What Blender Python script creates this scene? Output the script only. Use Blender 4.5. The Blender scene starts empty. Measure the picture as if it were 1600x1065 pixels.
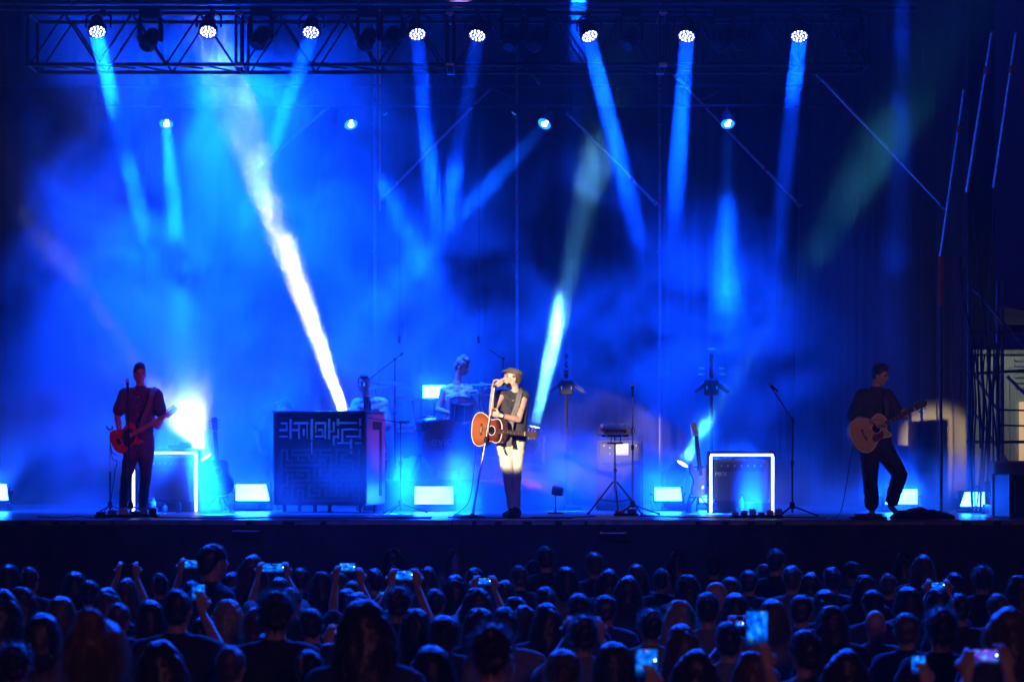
import bpy, bmesh, math, random
from mathutils import Vector, Matrix, Euler, noise

S = bpy.context.scene
COL = S.collection
R = math.radians
rnd = random.Random(7)
F = 3380.0                      # focal length in photo pixels (1600 px wide)
CAMZ, HORIZON = 2.45, 722.0
FLOOR = 1.78                    # stage floor height


def W(px, py, d):               # point at distance d seen at photo pixel (px, py)
    return Vector(((px - 800) / F * d, d, CAMZ + (HORIZON - py) / F * d))


def WX(px, d):
    return (px - 800) / F * d


# ---------------------------------------------------------------- camera
cam_data = bpy.data.cameras.new('camera')
cam = bpy.data.objects.new('camera', cam_data)
COL.objects.link(cam)
cam.location = (0, 0, CAMZ)
cam.rotation_euler = (R(90), 0, 0)
cam_data.sensor_width = 36
cam_data.lens = 36 * F / 1600
cam_data.shift_y = (HORIZON - 532.5) / 1600
cam_data.clip_end = 400
cam_data.dof.use_dof = True
cam_data.dof.focus_distance = 26.3
cam_data.dof.aperture_fstop = 3.2
S.camera = cam

# ---------------------------------------------------------------- world (night)
world = bpy.data.worlds.new('World')
S.world = world
world.use_nodes = True
wn = world.node_tree
wn.nodes.clear()
bg = wn.nodes.new('ShaderNodeBackground')
wo = wn.nodes.new('ShaderNodeOutputWorld')
bg.inputs['Color'].default_value = (0.04, 0.03, 0.5, 1)
bg.inputs['Strength'].default_value = 0.03
wn.links.new(bg.outputs[0], wo.inputs['Surface'])

S.view_settings.view_transform = 'Standard'
S.view_settings.look = 'None'
S.view_settings.exposure = 0
S.view_settings.gamma = 1
S.view_settings.use_curve_mapping = False
cy = S.cycles
cy.use_denoising = True
cy.max_bounces = 4
cy.diffuse_bounces = 2
cy.glossy_bounces = 2
cy.transmission_bounces = 2
cy.transparent_max_bounces = 6
cy.volume_bounces = 0
cy.caustics_reflective = False
cy.caustics_refractive = False
cy.sample_clamp_indirect = 4
cy.volume_step_rate = 1.0
cy.volume_max_steps = 128
cy.use_light_tree = True

BLUE = (0.006, 0.075, 1.0)


# ---------------------------------------------------------------- lamps
def aim(o, target):
    o.rotation_euler = (Vector(target) - o.location).to_track_quat('-Z', 'Y').to_euler()


def beam_lamp(name, loc, target, color, power, size, spread):
    d = bpy.data.lights.new(name, 'AREA')
    d.shape = 'DISK'
    d.size = size
    d.spread = R(spread)
    d.color = color
    d.energy = power
    o = bpy.data.objects.new(name, d)
    COL.objects.link(o)
    o.location = loc
    aim(o, target)
    return o


def spot_lamp(name, loc, target, color, power, angle, blend=0.3, radius=0.1):
    d = bpy.data.lights.new(name, 'SPOT')
    d.spot_size = R(angle)
    d.spot_blend = blend
    d.shadow_soft_size = radius
    d.color = color
    d.energy = power
    o = bpy.data.objects.new(name, d)
    COL.objects.link(o)
    o.location = loc
    aim(o, target)
    return o
# ---------------------------------------------------------------- stage lighting
DEEP = (0.0006, 0.043, 1.0)
AZURE = (0.001, 0.065, 1.0)
WHITE = (0.72, 0.78, 1.0)
TEAL = (0.12, 0.62, 1.0)
WARM = (1.0, 0.80, 0.55)
MAGENTA = (1.0, 0.02, 0.62)

# front truss heads: photo x, y of the lens, x, y the beam points at, beam power, roll of the lens
HEADS = [(152, 49, 236, 400, 1.7), (325, 49, 330, 300, 0.06), (486, 50, 418, 250, .9),
         (652, 53, 676, 300, .8), (746, 55, 700, 330, .9), (921, 56, 985, 320, .85),
         (1073, 56, 1056, 300, .55), (1249, 56, 1220, 330, 1.5)]
REAR = [(260, 193, 272, 330, .35), (548, 194, 610, 310, .3), (851, 193, 735, 320, .5), (1137, 193, 1136, 310, .7)]
HEAD_D, REAR_D = 26.6, 32.0
for x, y, tx, ty, k in HEADS:
    p = W(x, y + 7, HEAD_D - .05)
    beam_lamp('head_beam', p, W(tx, ty, HEAD_D + .4), DEEP, 420 * k, .19, 4.5)
# two more heads just above the picture
beam_lamp('head_beam', W(1412, -45, 26.6), W(1408, 130, 27), DEEP, 110, .19, 8)
beam_lamp('head_beam', W(906, -45, 27.6), W(900, 130, 28), DEEP, 160, .19, 8)
for x, y, tx, ty, k in REAR:
    p = W(x, y + 4, REAR_D - .06)
    beam_lamp('rear_beam', p, W(tx, ty, REAR_D - .6), AZURE, 170 * k, .17, 11)
# blue washes hung in the roof above the picture
for x, y, z, tx, ty, e in ((-6.2, 29.4, 11.0, -3.8, 31.4, 1350), (-4.0, 30.2, 11.4, -3.2, 31.4, 1350), (-1.6, 29.6, 11.2, -1.4, 31.2, 650), (1.2, 30, 11.4, .2, 31, 160),
                          (3.4, 29.6, 11.2, 2.3, 31.4, 750)):
    beam_lamp('roof_wash', (x, y, z), (tx, ty, 2.2), DEEP, e * 1.25, .5, 54)
# unseen lamps added to rim the crowd in blue from above
for x in (-6.4, -2.2, 2.2, 6.0):
    spot_lamp('audience_backlight', (x, 25.6, 10.6), (x * .7, 13, 1.6), (.004, .07, 1.0), 8500, 52, .5, .2)
# floor moving heads: lens, target, colour, power, spread
MOVERS = [((320, 712, 30.0), (150, 480, 29.4), WHITE, 5, 6),
          ((546, 668, 31.5), (343, 100, 30.6), WHITE, 72, 8.0),
          ((836, 664, 31.5), (934, 230, 30.9), (.12, .62, .9), 85, 8.5),
          ((1068, 722, 30.0), (1432, 130, 28.0), (.06, .5, .8), 30, 9)]
for a, b, c, e, s in MOVERS:
    pa, pb = W(*a), W(*b)
    beam_lamp('mover_beam', pa + (pb - pa).normalized() * .05, pb, c, e, .15, s)
# flare of the left floor head in its own smoke
pa = W(318, 712, 29.9)
spot_lamp('mover_flare', pa + Vector((0, -.05, .04)), W(272, 600, 29.2), (.8, .86, 1), 800, 60, .9, .06)
# spots and added fill lamps, most of them outside the picture
spot_lamp('follow_spot', (-8.0, -5, 6.4), (WX(794, 26.2), 26.2, 3.13), WARM, 125000, 2.8, .22, .05)
spot_lamp('front_spot', (5.0, -5, 7.6), (WX(1040, 27.8), 27.8, 3.16), WARM, 8000, 2.7, .9, .05)
spot_lamp('backstage_light', (6.75, 33.2, 3.0), (5.95, 30.5, 2.66), WARM, 620, 26, .5, .09)
spot_lamp('magenta_wash', (8.5, 6.0, 6.8), (-4.55, 27.5, 3.15), MAGENTA, 5200, 4.6, .7, .1)
spot_lamp('added_magenta_floor', (WX(868, 27.9) - .11, 27.93, 2.11), (-2.2, 29.0, 2.85), MAGENTA, 230, 26, .7, .04)  # added low lamp that puts magenta on the piano side
spot_lamp('band_spot', (-.6, 27.6, 8.9), (-1.35, 30.6, 3.5), (.55, .32, 1), 420, 22, .8, .1)
spot_lamp('soft_front', (7.5, 4, 6.5), (4.3, 25.5, 3.1), (1, .55, .5), 1500, 5.5, .8, .3)  # added warm fill that makes the right guitarist readable
spot_lamp('front_fill', (-3.0, 2.0, 8.5), (-.6, 28, 2.3), DEEP, 5000, 22, .9, .6)  # added blue fill on the fronts of the band
spot_lamp('piano_pin', (-2.6, 24.6, 8.9), (WX(497, 28.4), 28.4, 2.86), (.1, .55, 1), 420, 9, 1, .05)
spot_lamp('crowd_glow', (4.0, -9.0, 7.0), (0, 13, 1.4), (.9, .34, .62), 1000, 70, .9, 1.5)
# ---------------------------------------------------------------- materials
MATS = {}


def mat(name, color, rough=.6, metal=0., var=.25, scale=9., bump=.15, bscale=60., emit=None, es=0., coat=0., detail=4):
    if name in MATS:
        return MATS[name]
    m = bpy.data.materials.new(name)
    m.use_nodes = True
    t = m.node_tree
    p = t.nodes['Principled BSDF']
    p.inputs['Roughness'].default_value = rough
    p.inputs['Metallic'].default_value = metal
    p.inputs['Coat Weight'].default_value = coat
    if var or bump:
        tc = t.nodes.new('ShaderNodeTexCoord')
    if var:
        n = t.nodes.new('ShaderNodeTexNoise')
        n.inputs['Scale'].default_value = scale
        n.inputs['Detail'].default_value = detail
        t.links.new(tc.outputs['Object'], n.inputs['Vector'])
        r = t.nodes.new('ShaderNodeValToRGB')
        r.color_ramp.elements[0].position = .3
        r.color_ramp.elements[1].position = .7
        r.color_ramp.elements[0].color = (*[c * (1 - var) for c in color], 1)
        r.color_ramp.elements[1].color = (*[min(1, c * (1 + var)) for c in color], 1)
        t.links.new(n.outputs['Fac'], r.inputs[0])
        t.links.new(r.outputs[0], p.inputs['Base Color'])
    else:
        p.inputs['Base Color'].default_value = (*color, 1)
    if bump:
        n2 = t.nodes.new('ShaderNodeTexNoise')
        n2.inputs['Scale'].default_value = bscale
        n2.inputs['Detail'].default_value = 3
        t.links.new(tc.outputs['Object'], n2.inputs['Vector'])
        b = t.nodes.new('ShaderNodeBump')
        b.inputs['Strength'].default_value = bump
        b.inputs['Distance'].default_value = .01
        t.links.new(n2.outputs['Fac'], b.inputs['Height'])
        t.links.new(b.outputs[0], p.inputs['Normal'])
    if emit:
        p.inputs['Emission Color'].default_value = (*emit, 1)
        p.inputs['Emission Strength'].default_value = es
    MATS[name] = m
    return m


black_metal = mat('black_metal', (.012, .012, .014), .6, .1, .3, 12, .05)
black_metal.node_tree.nodes['Principled BSDF'].inputs['Specular IOR Level'].default_value = .25
steel = mat('scuffed_steel', (.42, .42, .44), .38, .9, .25, 14, .08)
alu = mat('truss_aluminium', (.04, .04, .045), .5, .85, .3, 10, .1)
dark_steel = mat('dark_galvanised_steel', (.16, .16, .17), .5, .6, .35, 9, .1)
chrome = mat('chrome', (.75, .75, .77), .16, 1., 0, 1, 0)
brass = mat('cymbal_bronze', (.62, .42, .2), .3, .95, .2, 20, .05)
black_cloth = mat('black_stage_cloth', (.012, .012, .014), .9, 0, .3, 3, .2, 90)
black_velvet = mat('black_velvet', (.0045, .0045, .005), .95, 0, .3, 3, .2, 90)
skirt_cloth = mat('dark_skirt_cloth', (.05, .05, .055), .9, 0, .35, 3, .25, 90)
curtain_cloth = mat('charcoal_curtain_cloth', (.055, .05, .05), .85, 0, .25, 3, .25, 120)
wing_cloth = mat('grey_wing_curtain_cloth', (.03, .028, .027), .85, 0, .2, 3, .25, 120)
_t = wing_cloth.node_tree
_p = _t.nodes['Principled BSDF']
_tr = _t.nodes.new('ShaderNodeBsdfTranslucent')
_tr.inputs[0].default_value = (.62, .55, .45, 1)
_mx = _t.nodes.new('ShaderNodeMixShader')
_mx.inputs[0].default_value = .3
_t.links.new(_p.outputs[0], _mx.inputs[1])
_t.links.new(_tr.outputs[0], _mx.inputs[2])
_t.links.new(_mx.outputs[0], _t.nodes['Material Output'].inputs[0])
deck = mat('worn_stage_deck', (.15, .15, .16), .34, 0, .5, 1.3, .12, 22)
asphalt = mat('dark_asphalt', (.045, .045, .045), .85, 0, .3, 5, .3, 50)
rubber = mat('black_rubber', (.015, .015, .015), .7, 0, .2, 20, .1)
red_tape = mat('red_tape', (.6, .01, .03), .6, 0, .1, 20, 0)
orange_light_and_sleeve = mat('orange_light_and_sleeve', (.7, .16, .03), .7, 0, .2, 30, .1)  # colour of the sleeve; on the cable it stands for orange light
skin = mat('skin', (.56, .34, .25), .5, 0, .08, 14, .05, 90)
skin_tan = mat('tanned_skin', (.45, .26, .18), .5, 0, .1, 14, .05, 90)
hair_dark = mat('dark_brown_hair', (.03, .018, .012), .42, 0, .4, 40, .6, 160)
hair_brown = mat('brown_hair', (.09, .05, .028), .42, 0, .4, 40, .6, 160)
hair_fair = mat('fair_hair', (.26, .17, .08), .42, 0, .35, 40, .6, 160)
white_plastic = mat('pale_plastic', (.7, .68, .64), .45, 0, .08, 20, .03)
led_white = mat('white_led_tube', (.8, .8, .8), .4, 0, 0, 1, 0, emit=(.42, .55, 1.0), es=6)
panel_face = mat('lit_panel_face', (.1, .1, .1), .4, 0, 0, 1, 0, emit=(.0055, .085, 1.0), es=230)
lens_white = mat('lit_white_lens', (.1, .1, .1), .3, 0, 0, 1, 0, emit=(.8, .88, 1.0), es=26)
lens_teal = mat('lit_teal_lens', (.1, .1, .1), .3, 0, 0, 1, 0, emit=(.5, .85, 1.0), es=9)
led_dot = mat('lit_led_dot', (.1, .1, .1), .3, 0, 0, 1, 0, emit=(.6, .55, 1.0), es=11)
led_disc = mat('blue_head_glass', (.02, .05, .3), .15, 0, 0, 1, 0, emit=(.003, .06, 1.0), es=1.1)
rear_glass = mat('azure_head_glass', (.02, .05, .3), .15, 0, 0, 1, 0, emit=(.01, .22, 1.0), es=2.6)
dark_glass = mat('dark_glass', (.01, .01, .012), .08, 0, 0, 1, 0, coat=1)


# ---------------------------------------------------------------- objects
def tag(o, label=None, cat=None, group=None, kind=None):
    if label:
        o['label'] = label
    if cat:
        o['category'] = cat
    if group:
        o['group'] = group
    if kind:
        o['kind'] = kind
    return o


def thing(name, label, cat, loc=(0, 0, 0), rz=0., group=None, rot=None):
    o = bpy.data.objects.new(name, None)
    COL.objects.link(o)
    o.empty_display_size = .1
    o.location = loc
    o.rotation_euler = rot if rot else (0, 0, rz)
    return tag(o, label, cat, group)


def link(name, me, m=None, parent=None, loc=None, rot=None):
    o = bpy.data.objects.new(name, me)
    COL.objects.link(o)
    if m is not None and not me.materials:
        me.materials.append(m)
    if parent is not None:
        o.parent = parent
    if loc is not None:
        o.location = loc
    if rot is not None:
        o.rotation_euler = rot
    return o


def copy_tree(o, parent=None):
    c = o.copy()
    COL.objects.link(c)
    c.parent = parent
    for ch in list(o.children):
        copy_tree(ch, c)
    return c


def frame_of(d):
    d = Vector(d).normalized()
    a = Vector((0, 0, 1)) if abs(d.z) < .9 else Vector((1, 0, 0))
    u = d.cross(a).normalized()
    return u, d.cross(u).normalized(), d


class MB:
    """collects simple solids into one mesh"""

    def __init__(s):
        s.bm = bmesh.new()

    def box(s, lo, hi, bev=0., M=None):
        r = bmesh.ops.create_cube(s.bm, size=1)
        vs = r['verts']
        for v in vs:
            v.co = Vector([lo[i] + (v.co[i] + .5) * (hi[i] - lo[i]) for i in range(3)])
        if bev:
            es = list({e for v in vs for e in v.link_edges})
            g = bmesh.ops.bevel(s.bm, geom=es, offset=bev, segments=1, affect='EDGES', profile=.5)
            vs = list({v for f in g['faces'] for v in f.verts} | {v for v in vs if v.is_valid})
        if M is not None:
            for v in vs:
                v.co = M @ v.co
        return s

    def tube(s, pts, r, n=8, cap=True):
        pts = [Vector(p) for p in pts]
        rs = r if isinstance(r, (list, tuple)) else [r] * len(pts)
        rings = []
        u = None
        for i, p in enumerate(pts):
            d = (pts[min(i + 1, len(pts) - 1)] - pts[max(i - 1, 0)])
            if d.length < 1e-9:
                d = Vector((0, 0, 1))
            d.normalize()
            if u is None:
                u, w, _ = frame_of(d)
            else:
                u = (u - d * u.dot(d))
                u = u.normalized() if u.length > 1e-6 else frame_of(d)[0]
                w = d.cross(u)
            rings.append([s.bm.verts.new(p + (u * math.cos(2 * math.pi * k / n) + w * math.sin(2 * math.pi * k / n)) * rs[i]) for k in range(n)])
        for a, b in zip(rings, rings[1:]):
            for k in range(n):
                s.bm.faces.new((a[k], a[(k + 1) % n], b[(k + 1) % n], b[k]))
        if cap:
            s.bm.faces.new(rings[0][::-1])
            s.bm.faces.new(rings[-1])
        return s

    def lathe(s, prof, c=(0, 0, 0), axis=(0, 0, 1), n=20):
        """prof: list of (radius, height along axis)"""
        u, w, d = frame_of(axis)
        c = Vector(c)
        rings = []
        for r, h in prof:
            if r < 1e-5:
                rings.append([s.bm.verts.new(c + d * h)])
            else:
                rings.append([s.bm.verts.new(c + d * h + (u * math.cos(2 * math.pi * k / n) + w * math.sin(2 * math.pi * k / n)) * r) for k in range(n)])
        for a, b in zip(rings, rings[1:]):
            for k in range(n):
                k2 = (k + 1) % n
                if len(a) == 1 and len(b) == 1:
                    continue
                if len(a) == 1:
                    s.bm.faces.new((a[0], b[k2], b[k]))
                elif len(b) == 1:
                    s.bm.faces.new((a[k], a[k2], b[0]))
                else:
                    s.bm.faces.new((a[k], a[k2], b[k2], b[k]))
        if len(rings[0]) > 1:
            s.bm.faces.new(rings[0][::-1])
        if len(rings[-1]) > 1:
            s.bm.faces.new(rings[-1])
        return s

    def prism(s, pts, y0, y1):
        """outline of (x, z) points extruded from y0 to y1"""
        a = [s.bm.verts.new((x, y0, z)) for x, z in pts]
        b = [s.bm.verts.new((x, y1, z)) for x, z in pts]
        n = len(pts)
        s.bm.faces.new(a)
        s.bm.faces.new(b[::-1])
        for k in range(n):
            s.bm.faces.new((a[k], b[k], b[(k + 1) % n], a[(k + 1) % n]))
        return s

    def mesh(s, name, m=None, M=None, smooth=True):
        bmesh.ops.recalc_face_normals(s.bm, faces=s.bm.faces)
        me = bpy.data.meshes.new(name)
        s.bm.to_mesh(me)
        s.bm.free()
        if M is not None:
            me.transform(M)
        if m is not None:
            me.materials.append(m)
        if smooth:
            me.shade_smooth()
            try:
                me.set_sharp_from_angle(angle=R(38))
            except Exception:
                pass
        return me

    def build(s, name, m, parent=None, loc=None, rot=None, M=None, smooth=True):
        return link(name, s.mesh(name, m, M, smooth), None, parent, loc, rot)


def spline(pts, n=6, closed=True):
    """Catmull-Rom through 2D points"""
    out = []
    N = len(pts)
    rng = range(N) if closed else range(N - 1)
    for i in rng:
        p0, p1, p2, p3 = (pts[(i - 1) % N], pts[i], pts[(i + 1) % N], pts[(i + 2) % N])
        if not closed:
            p0 = pts[max(i - 1, 0)]
            p3 = pts[min(i + 2, N - 1)]
        for k in range(n):
            t = k / n
            out.append(tuple(.5 * (2 * p1[j] + (p2[j] - p0[j]) * t + (2 * p0[j] - 5 * p1[j] + 4 * p2[j] - p3[j]) * t * t +
                                   (3 * p1[j] - p0[j] - 3 * p2[j] + p3[j]) * t ** 3) for j in range(len(p1))))
    if not closed:
        out.append(tuple(pts[-1]))
    return out


class Blob:
    """soft solids fused into one continuous skin"""

    def __init__(s):
        s.bm = bmesh.new()

    def cone(s, a, b, ra, rb, n=14):
        a, b = Vector(a), Vector(b)
        d = b - a
        L = d.length
        if L < 1e-6:
            return s.ell(a, (ra, ra, ra))
        u, w, d = frame_of(d)
        prof = []
        for k in range(1, 5):
            t = math.pi / 2 * k / 4
            prof.append((ra * math.sin(t), -ra * math.cos(t)))
        for k in range(0, 4):
            t = math.pi / 2 * k / 4
            prof.append((rb * math.cos(t), L + rb * math.sin(t)))
        rings = [[s.bm.verts.new(a - d * ra)]]
        for r, h in prof:
            rings.append([s.bm.verts.new(a + d * h + (u * math.cos(2 * math.pi * k / n) + w * math.sin(2 * math.pi * k / n)) * r) for k in range(n)])
        rings.append([s.bm.verts.new(b + d * rb)])
        for p, q in zip(rings, rings[1:]):
            for k in range(n):
                k2 = (k + 1) % n
                if len(p) == 1:
                    s.bm.faces.new((p[0], q[k], q[k2]))
                elif len(q) == 1:
                    s.bm.faces.new((p[k2], p[k], q[0]))
                else:
                    s.bm.faces.new((p[k2], p[k], q[k], q[k2]))
        return s

    def chain(s, pts, rs):
        for i in range(len(pts) - 1):
            s.cone(pts[i], pts[i + 1], rs[i], rs[i + 1])
        return s

    def ell(s, c, r, M=None):
        g = bmesh.ops.create_uvsphere(s.bm, u_segments=18, v_segments=12, radius=1)
        for v in g['verts']:
            p = Vector((v.co.x * r[0], v.co.y * r[1], v.co.z * r[2]))
            v.co = (M @ p if M is not None else p) + Vector(c)
        return s

    def mesh(s, name, m, voxel=.012, smooth=3, rough=0., rscale=6., cuts=(), squash=None):
        bmesh.ops.recalc_face_normals(s.bm, faces=s.bm.faces)
        me = bpy.data.meshes.new('raw')
        s.bm.to_mesh(me)
        s.bm.free()
        o = bpy.data.objects.new('raw', me)
        COL.objects.link(o)
        r = o.modifiers.new('r', 'REMESH')
        r.mode = 'VOXEL'
        r.voxel_size = voxel
        r.use_smooth_shade = True
        if smooth:
            k = o.modifiers.new('s', 'SMOOTH')
            k.iterations = smooth
            k.factor = .5
        dg = bpy.context.evaluated_depsgraph_get()
        dg.update()
        out = bpy.data.meshes.new_from_object(o.evaluated_get(dg))
        bpy.data.objects.remove(o)
        bpy.data.meshes.remove(me)
        out.name = name
        if rough or cuts:
            bm = bmesh.new()
            bm.from_mesh(out)
            if rough:
                bm.normal_update()
                for v in bm.verts:
                    q = v.co * rscale
                    f = noise.noise(Vector((q.x, q.y, q.z * .55))) + .5 * noise.noise(q * 2.3 + Vector((5, 1, 2)))
                    v.co += v.normal * f * rough
            for co, no in cuts:
                bmesh.ops.bisect_plane(bm, geom=bm.verts[:] + bm.edges[:] + bm.faces[:], plane_co=co, plane_no=no, clear_outer=True)
            bm.to_mesh(out)
            bm.free()
        out.materials.clear()
        out.materials.append(m)
        out.shade_smooth()
        return out


def text_mesh(txt, size, depth, m, name='lettering'):
    c = bpy.data.curves.new('t', 'FONT')
    c.body = txt
    c.size = size
    c.extrude = depth
    c.align_x = 'CENTER'
    c.align_y = 'CENTER'
    o = bpy.data.objects.new('t', c)
    COL.objects.link(o)
    dg = bpy.context.evaluated_depsgraph_get()
    dg.update()
    me = bpy.data.meshes.new_from_object(o.evaluated_get(dg))
    bpy.data.objects.remove(o)
    me.name = name
    me.materials.clear()
    me.materials.append(m)
    return me
# ---------------------------------------------------------------- ground, deck and cloths
def sheet(name, x0, x1, y0, y1, z, m, n=1):
    me = bpy.data.meshes.new(name)
    me.from_pydata([(x0, y0, z), (x1, y0, z), (x1, y1, z), (x0, y1, z)], [], [(0, 1, 2, 3)])
    o = link(name, me, m)
    return tag(o, kind='structure')


sheet('ground', -150, 150, -60, 240, 0, asphalt)
STX0, STX1, STY0, STY1 = -10.5, 6.45, 24.9, 34.6
sheet_back = MB().box((6.46, 29.5, FLOOR - .12), (9.2, 34.6, FLOOR)).build('side_stage_floor', deck)
tag(sheet_back, kind='structure')
o = MB().box((STX0, STY0, FLOOR - .12), (STX1, STY1, FLOOR)).build('stage_floor', deck)
tag(o, kind='structure')
# 1 x 2 m deck boards, a hair proud of the deck with open joints
bd = MB().box((.006, .006, 0), (1.994, .994, .006), .002).mesh('deck_board', deck)
for i in range(8):
    for j in range(9):
        link('deck_board', bd, None, o, (STX0 + .2 + 2 * i + (j % 2) * .4, STY0 + .05 + j, FLOOR + .0005))


def drape(name, m, x0, y0, x1, y1, z0, z1, fold=.16, amp=.05, seed=0, parent=None, top=0., nz=10, gather=.3):
    """hanging cloth with folds between two points on the plan"""
    rr = random.Random(seed)
    L = math.hypot(x1 - x0, y1 - y0)
    nx = max(8, int(L / fold * 8))
    dx, dy = (x1 - x0) / L, (y1 - y0) / L
    ph = [rr.uniform(0, 6.28) for _ in range(5)]
    vs, fs = [], []
    for j in range(nz + 1):
        t = j / nz
        z = z0 + (z1 - z0) * t
        for i in range(nx + 1):
            s = i / nx * L
            warp = .12 * math.sin(s * 1.7 + ph[0] + .5 * (1 - t)) + .05 * math.sin(s * 4.1 + ph[1])
            a = amp * (1 - gather * t) * (.65 + .35 * math.sin(s * 2.3 + ph[2]))
            w = math.sin((s + warp) / fold * 6.283 + .25 * math.sin(3 * t + ph[3])) + .3 * math.sin((s + warp) / fold * 12.9 + ph[4])
            vs.append((x0 + dx * s - dy * a * w, y0 + dy * s + dx * a * w, z))
    for j in range(nz):
        for i in range(nx):
            k = j * (nx + 1) + i
            fs.append((k, k + 1, k + nx + 2, k + nx + 1))
    me = bpy.data.meshes.new(name)
    me.from_pydata(vs, [], fs)
    me.shade_smooth()
    o = link(name, me, m, parent)
    sd = o.modifiers.new('cloth', 'SOLIDIFY')
    sd.thickness = .006
    return o


o = drape('stage_skirt', skirt_cloth, STX0, 24.86, STX1, 24.86, 0.02, FLOOR - .004, .35, .025, 3, gather=.0)
tag(o, 'black pleated cloth skirt hanging along the front edge of the stage', 'stage skirt')
o = MB().box((STX0, 24.845, FLOOR - .05), (STX1, 24.9, FLOOR - .002), .004).build('edge_trim', dark_steel)
tag(o, 'thin metal trim strip running along the front lip of the stage', 'trim')
for px, lab in ((385, 'short blue lit metal bar on the stage front left of the piano'), (958, 'short blue lit metal bar on the stage front below the small keyboard')):
    p = W(px, 829 if px < 500 else 832, 24.5)
    t = thing('step_bar', lab, 'bar', p, 0, 'short metal bars on the stage front')
    MB().box((-.15, -.05, -.006), (.15, .05, .006), .002).build('bar_plate', steel, t)
    for s in (-.12, .12):
        MB().box((s - .008, .05, -.01), (s + .008, .34, .006)).build('bracket', dark_steel, t)

# rear cloths: five black drops hung side by side
xs = [-10.5, -6.6, -2.9, .9, 4.2, 7.6]
names = ['black backdrop cloth behind the left guitarist', 'black backdrop cloth behind the maze piano',
         'black backdrop cloth behind the drum kit', 'black backdrop cloth behind the small keyboard',
         'black backdrop cloth behind the right amplifier']
for i in range(5):
    o = drape('backdrop_curtain', black_velvet, xs[i], 34.3, xs[i + 1] + .05, 34.3 + .06 * (i % 2), FLOOR + .01, 10.2, .3, .05, 10 + i)
    tag(o, names[i], 'curtain', 'black cloths hung across the back of the stage')
# side curtain at the right, in three drops
side = [(1246, 33.4), (1330, 32.0), (1425, 30.8), (1512, 29.9)]
slab = ['dark folded wing curtain beside the rear scaffold post', 'wing curtain drop directly behind the right guitarist',
        'outermost wing curtain drop catching the warm light next to the tower']
for i in range(3):
    a, b = side[i], side[i + 1]
    o = drape('wing_curtain', wing_cloth, WX(a[0], a[1]), a[1], WX(b[0], b[1]) + .02, b[1], FLOOR + .01, 9.6, .24, .1, 30 + i)
    o.modifiers.clear()
    tag(o, slab[i], 'curtain', 'curtains closing the right side of the stage')


# ---------------------------------------------------------------- front truss
def truss_thing():
    d0, d1 = 27.0, 27.55
    k = F / d0
    x0, x1 = WX(38, d0), WX(1363, d0)
    zt, zb = CAMZ + (HORIZON - 21) / k, CAMZ + (HORIZON - 101) / k
    t = thing('lighting_truss', 'long square aluminium truss across the top of the stage carrying eight lit heads', 'truss', ((x0 + x1) / 2, d0, zb))
    o0 = Vector(t.location)

    def seg(name, a, b, r, m=alu):
        a, b = Vector(a) - o0, Vector(b) - o0
        me = MB().tube([a, b], r, 8).mesh(name, m)
        link(name, me, None, t)
    secs = [38, 374, 703, 1036, 1363]
    for (px, qx) in zip(secs, secs[1:]):
        a, b = WX(px, d0) + .012, WX(qx, d0) - .012
        for y, z in ((d0, zt), (d0, zb), (d1, zt), (d1, zb)):
            seg('chord', (a, y, z), (b, y, z), .025)
        for x in (a + .03, b - .03):
            seg('upright', (x, d0, zb), (x, d0, zt), .02)
            seg('upright', (x, d1, zb), (x, d1, zt), .02)
            seg('crosspiece', (x, d0, zb), (x, d1, zb), .016)
            seg('crosspiece', (x, d0, zt), (x, d1, zt), .016)
        n = 6
        for i in range(n):
            xa, xb = a + .06 + (b - a - .12) * i / n, a + .06 + (b - a - .12) * (i + 1) / n
            z0, z1 = (zb, zt) if i % 2 == 0 else (zt, zb)
            seg('brace', (xa, d0, z0), (xb, d0, z1), .014)
            seg('brace', (xa, d1, z0), (xb, d1, z1), .014)
            seg('brace', (xa, d0, zb), (xb, d1, zb) if i % 2 else (xb, d0 + .27, zb), .012)
    for px in (374, 703, 1036):
        for y in (d0, d1):
            for z in (zt, zb):
                c = Vector((WX(px, d0), y, z)) - o0
                MB().lathe([(.032, -.05), (.032, .05)], c, (1, 0, 0), 10).build('coupler', steel, t)
    return t, zt, zb


truss, TZT, TZB = truss_thing()
# power cable looped under the truss
pts = [W(x, y, 26.95) for x, y in ((560, 106), (620, 112), (690, 104), (760, 110), (830, 104), (905, 111), (980, 105))]
o = MB().tube([Vector(p) for p in spline([tuple(p) for p in pts], 6, False)], .011, 6).build('power_cable', rubber)
tag(o, 'black power cable looped along the bottom chord of the front truss', 'cable')
# roof beam above the truss
t = thing('roof_beam', 'upper roof beam running just above the lighting truss at the top of the picture', 'roof beam', (WX(740, 27.8), 27.8, CAMZ + (HORIZON - 4) / F * 27.8))
L0, L1 = WX(-60, 27.8) - t.location.x, WX(1440, 27.8) - t.location.x
for y in (0, .35):
    for z in (0, .5):
        MB().tube([(L0, y, z), (L1, y, z)], .03, 8).build('chord', alu, t)
for i in range(24):
    xa, xb = L0 + (L1 - L0) * i / 24, L0 + (L1 - L0) * (i + 1) / 24
    MB().tube([(xa, 0, 0 if i % 2 else .5), (xb, 0, .5 if i % 2 else 0)], .016, 6).build('brace', alu, t)
for px in (110, 560, 890, 1290):
    x = WX(px, 27.3)
    o = MB().tube([(x, 27.28, TZT + .02), (x, 27.6, TZT + .6)], .008, 6).tube([(x - .0, 27.6, TZT + .6), (x, 27.8, 9.4)], .008, 6).build('steel_sling', steel)
    tag(o, 'thin steel sling holding the lighting truss up %s' % {110: 'near its left end', 560: 'above the third lit head', 890: 'above the singer', 1290: 'near its right end'}[px], 'sling', 'slings of the front truss')
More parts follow.
